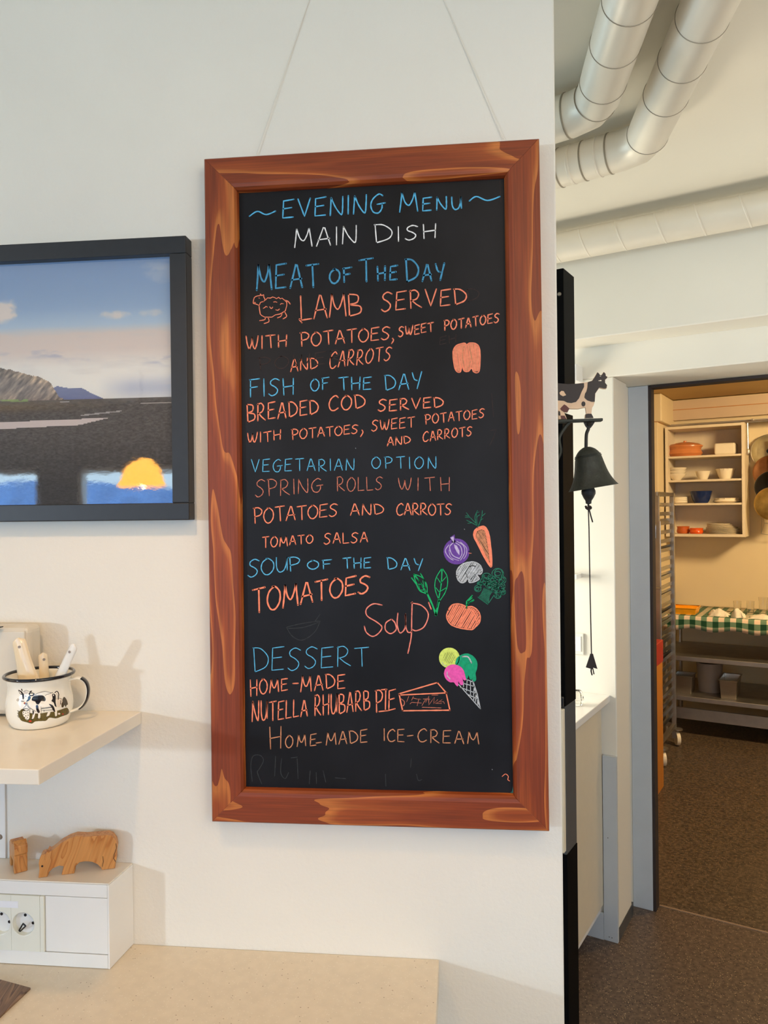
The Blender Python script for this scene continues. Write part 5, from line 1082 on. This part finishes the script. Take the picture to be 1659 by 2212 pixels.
g = G(TB); q = [PB(x, y, 3.1) for x, y in ((1647, 1108), (1644, 1153), (1672, 1157), (1670, 1130), (1651, 1130))]
for i in range(5): g.tube([q[i], q[(i+1) % 5]], .0022, 6)
g.tube([q[1], q[4]], .0018, 6); g.tube([q[0], (q[0][0]+.01, 3.1, q[0][2]+.16)], .0018, 6)
tag(build(g, 'wire_rack', M['steelr'], rz=BZ), 'thin wire rack hanging below the brassy pan', 'rack')
# left pillar of cupboards
pz1 = PB(1410, 912, 2.7)[2]; pz2 = PB(1410, 851, 2.7)[2]
a1_, a2_ = PB(1421, 1000, 2.7)[0], PB(1429, 880, 2.7)[0]
fb = thing('flue_casing', 'cream boxed-in flue with wider top, left of the kitchen shelf unit', 'flue', LB(-.7, 2.8, 0), BZ)
build(G(TB).box((-.9, 2.7, pz1+.003), (a2_, 3.199, pz2)), 'upper_box', M['kwall'], fb, bevel=.01); build(G(TB).box((-.9, 2.7, 1.0), (a1_, 3.199, pz1-.001)), 'lower_box', M['kwall'], fb, bevel=.003); build(G(TB).box((-.9, 2.705, pz1-.001), (a1_-.004, 3.199, pz1+.003)), 'joint', M['ochre'], fb)
# table
tv, tz = 2.50, .868
tbt = thing('steel_table', 'long steel work table with two lower shelves and gingham cloth', 'table', LB(.5, 2.85, 0), BZ)
build(G(TB).box((-.47, tv+.01, tz-.035), (2.2, 3.19, tz-.004)), 'tabletop', M['steelr'], tbt)
for z_ in (.582, .298):
    build(G(TB).box((-.47, tv, z_-.035), (2.2, 3.15, z_)), 'shelf', M['steelr'], tbt, bevel=.004)
for u_, v_ in ((-.44, tv+.05), (2.1, tv+.05), (-.44, 3.1), (2.1, 3.1)): g = G(TB); g.tube([(u_, v_, .005), (u_, v_, tz-.036)], .018, 12); build(g, 'leg', M['steelr'], tbt)
build(G(TB).box((-.5, tv+.06, .12), (2.1, tv+.075, .20)), 'stretcher', M['steelr'], tbt)
# gingham cloth
mgm, n_, b_ = new_mat('green_gingham'); N = n_.nodes.new; K = n_.links.new
tc = N('ShaderNodeTexCoord'); uvn = N('ShaderNodeUVMap'); sx_ = N('ShaderNodeSeparateXYZ'); K(uvn.outputs[0], sx_.inputs[0]); outs = []
for ax_ in (0, 1):
    f_ = N('ShaderNodeMath'); f_.operation = 'FRACT'; K(sx_.outputs[ax_], f_.inputs[0]); l_ = N('ShaderNodeMath'); l_.operation = 'GREATER_THAN'; l_.inputs[1].default_value = .5; K(f_.outputs[0], l_.inputs[0]); outs.append(l_.outputs[0])
ad_ = N('ShaderNodeMath'); ad_.operation = 'ADD'; K(outs[0], ad_.inputs[0]); K(outs[1], ad_.inputs[1]); hf = N('ShaderNodeMath'); hf.operation = 'MULTIPLY'; hf.inputs[1].default_value = .5; K(ad_.outputs[0], hf.inputs[0])
rp = N('ShaderNodeValToRGB'); rp.color_ramp.interpolation = 'CONSTANT'; e = rp.color_ramp.elements; e[0].color = L3((238, 212, 186))+(1,); e[1].position = .7; e[1].color = L3((18, 70, 44))+(1,); x_ = e.new(.3); x_.color = L3((110, 140, 112))+(1,)
K(hf.outputs[0], rp.inputs[0]); K(rp.outputs[0], b_.inputs['Base Color']); b_.inputs['Roughness'].default_value = .9
g = G(TB); cu = np.linspace(-.48, 2.2, 120); rows = [(3.1, 0), (2.9, 0), (2.7, 0), (tv-.002, .0), (tv-.010, -.006), (tv-.012, -.03), (tv-.014, -.06), (tv-.016, -.092)]
vs = []; uvs = []
for j, (v_, dz) in enumerate(rows):
    for u_ in cu:
        wv_ = .004*math.sin(u_*31)+.003*math.sin(u_*67) if dz < -.01 else 0; hem = .010*math.sin(u_*23+1)*(dz/-.092)
        vs.append((u_, v_-abs(wv_), tz+.002+dz+hem*(dz < 0)))
        uvs.append((u_/.075, (v_ if dz == 0 else tv+dz)/.075))
nC = len(cu); g.add(vs, [(j*nC+i, (j+1)*nC+i, (j+1)*nC+i+1, j*nC+i+1) for j in range(len(rows)-1) for i in range(nC-1)], True)
cl = build(g, 'tablecloth', mgm, rz=BZ, sharp=80); uvl = cl.data.uv_layers.new(name='UVMap')
for lp_ in cl.data.loops: uvl.data[lp_.index].uv = uvs[lp_.vertex_index]
sd = cl.modifiers.new('thick', 'SOLIDIFY'); sd.thickness = .0015; sd.offset = 1
tag(cl, 'green and white gingham cloth hanging over the edge of the steel table', 'tablecloth')
TT = tz+.0045
a, b = PB(1450, 1325, tv+.08), PB(1505, 1325, tv+.08)
otr = thing('plastic_tray', 'orange-yellow plastic tray on the gingham cloth', 'tray', LB((a[0]+b[0])/2, tv+.15, TT), BZ)
g = G(TB); u0_, u1_ = a[0], b[0]; v0_, v1_ = tv+.05, tv+.24; hh = .045
g.add([(u0_+.01, v0_+.01, TT), (u1_-.01, v0_+.01, TT), (u1_-.01, v1_-.01, TT), (u0_+.01, v1_-.01, TT), (u0_, v0_, TT+hh), (u1_, v0_, TT+hh), (u1_, v1_, TT+hh), (u0_, v1_, TT+hh), (u0_+.012, v0_+.012, TT+.004), (u1_-.012, v0_+.012, TT+.004), (u1_-.012, v1_-.012, TT+.004), (u0_+.012, v1_-.012, TT+.004)],
      [(0, 3, 2, 1), (0, 1, 5, 4), (1, 2, 6, 5), (2, 3, 7, 6), (3, 0, 4, 7), (8, 9, 10, 11), (4, 5, 9, 8), (5, 6, 10, 9), (6, 7, 11, 10), (7, 4, 8, 11)])
build(g, 'tub', M['otray'], otr)
g = G(TB); g.tube([(u0_, v0_, TT+hh), (u1_, v0_, TT+hh), (u1_, v1_, TT+hh), (u0_, v1_, TT+hh), (u0_, v0_, TT+hh)], .004, 6, cap=False); build(g, 'rim', M['otray'], otr)
def crumple(x0_, x1_, ymid, v, hgt, label, seed, dep=.12):
    rs = np.random.default_rng(seed); a = PB(x0_, ymid, v)[0]; b = PB(x1_, ymid, v)[0]; g = G(TB); nx, ny = 26, 14; vs = []
    for j in range(ny+1):
        for i in range(nx+1):
            s_, t2 = i/nx, j/ny; e_ = math.sin(math.pi*s_)**.5*math.sin(math.pi*t2)**.6 if 0 < s_ < 1 and 0 < t2 < 1 else 0
            h_ = e_*hgt*(.35+.9*float(fbm(np.array(s_*5+seed), np.array(t2*4+seed), 4)))
            vs.append((a+(b-a)*s_+.008*math.sin(t2*7+seed), v+(t2-.5)*dep+.008*math.sin(s_*9+seed), TT+.0005+h_))
    g.add(vs, [(j*(nx+1)+i, j*(nx+1)+i+1, (j+1)*(nx+1)+i+1, (j+1)*(nx+1)+i) for j in range(ny) for i in range(nx)], True)
    return tag(build(g, 'tea_towel', M['towel'], rz=BZ, sharp=80), label, 'towel')
crumple(1532, 1574, 1330, tv+.12, .05, 'crumpled pale tea towel in the middle of the gingham cloth', 1)
crumple(1582, 1608, 1330, tv+.07, .075, 'upright folded tea towel beside the empty glasses', 2, .08)
crumple(1620, 1668, 1338, tv+.09, .03, 'flat pale tea towel at right end of the gingham cloth', 5)
for x0_, x1_, yt, lb in ((1584, 1602, 1298, 'leftmost'), (1612, 1630, 1298, 'middle'), (1638, 1659, 1290, 'rightmost')):
    v_ = tv+.30; a, b = PB(x0_, 1320, v_)[0], PB(x1_, 1320, v_)[0]; r = (b-a)/2; h_ = PB(x0_, yt, v_)[2]-TT
    g = G(TB); g.lathe([(.0001, 0), (r*.8, 0), (r, h_), (r-.002, h_), (r*.78, .006), (.0001, .006)], ((a+b)/2, v_, TT+.0005), (0, 0, 1), 20)
    tag(build(g, 'drinking_glass', M['glassm'], rz=BZ), lb+' of three clear tumblers standing on the gingham cloth', 'glass', 'tumblers on the gingham cloth')
# under-shelf containers
def gn_pan(x0_, x1_, ytop, ybot, v0_, dep, m, label, nm='steel_container'):
    a, b = PB(x0_, ytop, v0_)[0], PB(x1_, ytop, v0_)[0]; z_ = .2985; h_ = PB(x0_, ytop, v0_)[2]-z_; g = G(TB); k = .010
    o_ = [(a, v0_), (b, v0_), (b, v0_+dep), (a, v0_+dep)]; c_ = ((a+b)/2, v0_+dep/2)
    sc2 = lambda P_, s_: [(c_[0]+(p[0]-c_[0])*s_, c_[1]+(p[1]-c_[1])*s_) for p in P_]
    lv = [(sc2(o_, .84), z_), (sc2(o_, .97), z_+h_-.004), (sc2(o_, 1.08), z_+h_-.004), (sc2(o_, 1.08), z_+h_), (sc2(o_, .94), z_+h_), (sc2(o_, .82), z_+.004)]
    vs = [(p[0], p[1], zz) for P_, zz in lv for p in P_]; fs = [(0, 3, 2, 1)]+[(i*4+k2, i*4+(k2+1) % 4, (i+1)*4+(k2+1) % 4, (i+1)*4+k2) for i in range(len(lv)-1) for k2 in range(4)]+[(20, 21, 22, 23)]
    g.add(vs, fs); return tag(build(g, nm, m, rz=BZ, bevel=.006), label, 'container')
gn_pan(1455, 1495, 1458, 1495, tv+.06, .16, M['steel'], 'steel container at left end of the lowest table shelf')
gn_pan(1553, 1592, 1468, 1505, tv+.03, .26, M['steel'], 'open rectangular steel container right of the plastic bucket')
a, b = PB(1505, 1470, tv+.25)[0], PB(1562, 1470, tv+.25)[0]; g = G(TB); r = (b-a)/2; g.lathe([(.0001, 0), (r*.85, 0), (r, .20), (r*1.03, .20), (r*1.03, .21), (r*.95, .21), (r*.8, .01), (.0001, .01)], ((a+b)/2, tv+.25, .2985), (0, 0, 1), 28)
tag(build(g, 'plastic_bucket', M['bucket'], rz=BZ), 'greyish plastic bucket between the two steel containers', 'bucket')
# rack trolley
rk = thing('rack_trolley', 'tall steel tray trolley on castors just inside the kitchen door', 'trolley', LB(-.55, 2.1, 0), BZ)
U0, U1, V0, V1 = -.86, -.335, 1.80, 2.28; RT = 1.72
for u_, v_ in ((U1, V0), (U1, V1), (U0, V0), (U0, V1)):
    build(G(TB).box((u_-.014, v_-.014, .13), (u_+.014, v_+.014, RT)), 'post', M['steelr'], rk, bevel=.002)
for v_ in (V0, V1):
    build(G(TB).box((U0, v_-.012, RT), (U1, v_+.012, RT+.024)), 'crossbar', M['steelr'], rk)
    build(G(TB).box((U0, v_-.012, .13), (U1, v_+.012, .154)), 'crossbar', M['steelr'], rk)
build(G(TB).box((U1-.012, V0, RT), (U1+.012, V1, RT+.024)), 'crossbar', M['steel'], rk); build(G(TB).box((U1-.012, V0, .13), (U1+.012, V1, .154)), 'crossbar', M['steelr'], rk)
g = G(TB); g.box((U1-.03, V0+.02, .21), (U1-.003, V1-.02, .214)); g.box((U1-.006, V0+.02, .21), (U1-.003, V1-.02, .235))
r0 = build(g, 'runner', M['steel'], rk)
for k in range(1, 25):
    c = r0.copy(); COL.objects.link(c); c.parent = rk; c.location = (0, 0, .06*k)
g = G(TB); g.box((U0+.003, V0+.02, .21), (U0+.03, V1-.02, .214)); r1 = build(g, 'runner', M['steel'], rk)
for k in range(1, 25): c = r1.copy(); COL.objects.link(c); c.parent = rk; c.location = (0, 0, .06*k)
g = G(TB); g.tube(smoothpts([(U1+.02, V0-.02, .24), (U1+.02, V0-.02, .9), (U1+.02, V0-.02, 1.50), (U1+.018, V0-.012, 1.54), (U1+.008, V0+.0, 1.55), (U1-.006, V0-.02, 1.53), (U1-.008, V0-.016, 1.45)], n=5), .0045, 8); tag(build(g, 'locking_rod', M['steel'], rk), 'bright bent wire locking rod')
for z_ in (.24, 1.13): build(G(TB).box((U1-.01, V0-.026, z_), (U1+.026, V0-.012, z_+.012)), 'rod_clip', M['steel'], rk, bevel=.001)
for u_, v_ in ((U1, V0), (U1, V1), (U0, V0), (U0, V1)):
    g = G(TB); g.lathe([(.0001, -.012), (.045, -.012), (.047, 0), (.045, .012), (.0001, .012)], (u_+.02, v_, .0515), (1, .5, 0), 24); wl = build(g, 'castor', M['binw'], rk)
    g = G(TB); g.box((u_-.012, v_-.02, .055), (u_+.012, v_+.02, .129)); g.lathe([(.0001, 0), (.035, 0), (.035, .008), (.0001, .008)], (u_+.02, v_, .112), (0, 0, 1), 16); build(g, 'castor_fork', M['steelr'], wl)
for k, z_ in enumerate((.63, .75, .87, .93, 1.05, 1.17, 1.35, 1.53)):
    tr_ = G(TB); tr_.box((U0+.012, V0+.01, z_+.0145), (U1-.012, V1-.02, z_+.018)); tr_.box((U0+.012, V0+.008, z_+.0145), (U1-.012, V0+.014, z_+.04)); tr_.box((U1-.018, V0+.01, z_+.0145), (U1-.012, V1-.02, z_+.04))
    tag(build(tr_, 'baking_tray', M['steel'] if k % 3 else M['black'], rz=BZ), '%s of eight baking trays slid into the steel trolley' % ('lowest', 'second lowest', 'third lowest', 'fourth lowest', 'fourth highest', 'third highest', 'second highest', 'topmost')[k], 'tray', 'baking trays in the trolley')
# red-topped block and bin
ur = -.235; v0r = PU(1412, 1440, ur)[1]; v1r = PU(1433, 1440, ur)[1]; zr1 = PU(1433, 1381, ur)[2]; zr0 = PU(1433, 1428, ur)[2]
cbk = thing('red_topped_cabinet', 'ochre wooden cabinet with thick red top beside the kitchen door', 'cabinet', LB(-.5, (v0r+v1r)/2, 0), BZ)
build(G(TB).box((-.8, v0r-.25, zr0), (ur, v1r, zr1)), 'red_top', M['redp'], cbk, bevel=.003)
build(G(TB).box((-.78, v0r-.02, .005), (ur-.004, v1r-.003, zr0-.001)), 'wood_panel', M['ochre'], cbk, bevel=.002)
build(G(TB).box((-.78, v0r-.23, .005), (ur-.05, v0r-.022, zr0-.001)), 'white_front', M['binw'], cbk)
b0 = PZ(1413, 1690); bu = UV(b0); bi = thing('waste_bin', 'open white plastic bin on kitchen floor beside the ochre cabinet', 'bin', LB(bu[0]-.1, bu[1], 0), BZ)
bh = PB(1413, 1586, bu[1])[2]; v1b = PU(1427, 1620, bu[0]+.02)[1]
g = G(TB); ua, ub_ = bu[0]-.22, bu[0]+.025; va, vb_ = bu[1]-.12, min(v1b, v0r-.27); 
lv = [((ua+.02, va+.02, ub_-.02, vb_-.02), .005), ((ua, va, ub_, vb_), bh), ((ua+.006, va+.006, ub_-.006, vb_-.006), bh), ((ua+.024, va+.024, ub_-.024, vb_-.024), .012)]
vs = [(x, y, z_) for (xa, ya, xb, yb), z_ in lv for x, y in ((xa, ya), (xb, ya), (xb, yb), (xa, yb))]
g.add(vs, [(0, 3, 2, 1)]+[(i*4+k, i*4+(k+1) % 4, (i+1)*4+(k+1) % 4, (i+1)*4+k) for i in range(3) for k in range(4)]+[(12, 13, 14, 15)]); build(g, 'bin_body', M['binw'], bi)
g = G(TB); zz = bh; g.tube([(ua, va, zz), (ub_, va, zz), (ub_, vb_, zz), (ua, vb_, zz), (ua, va, zz)], .004, 6, cap=False); build(g, 'bin_rim', M['binw'], bi)
for o in D.objects:      # tidy: no empty string tags
    pass
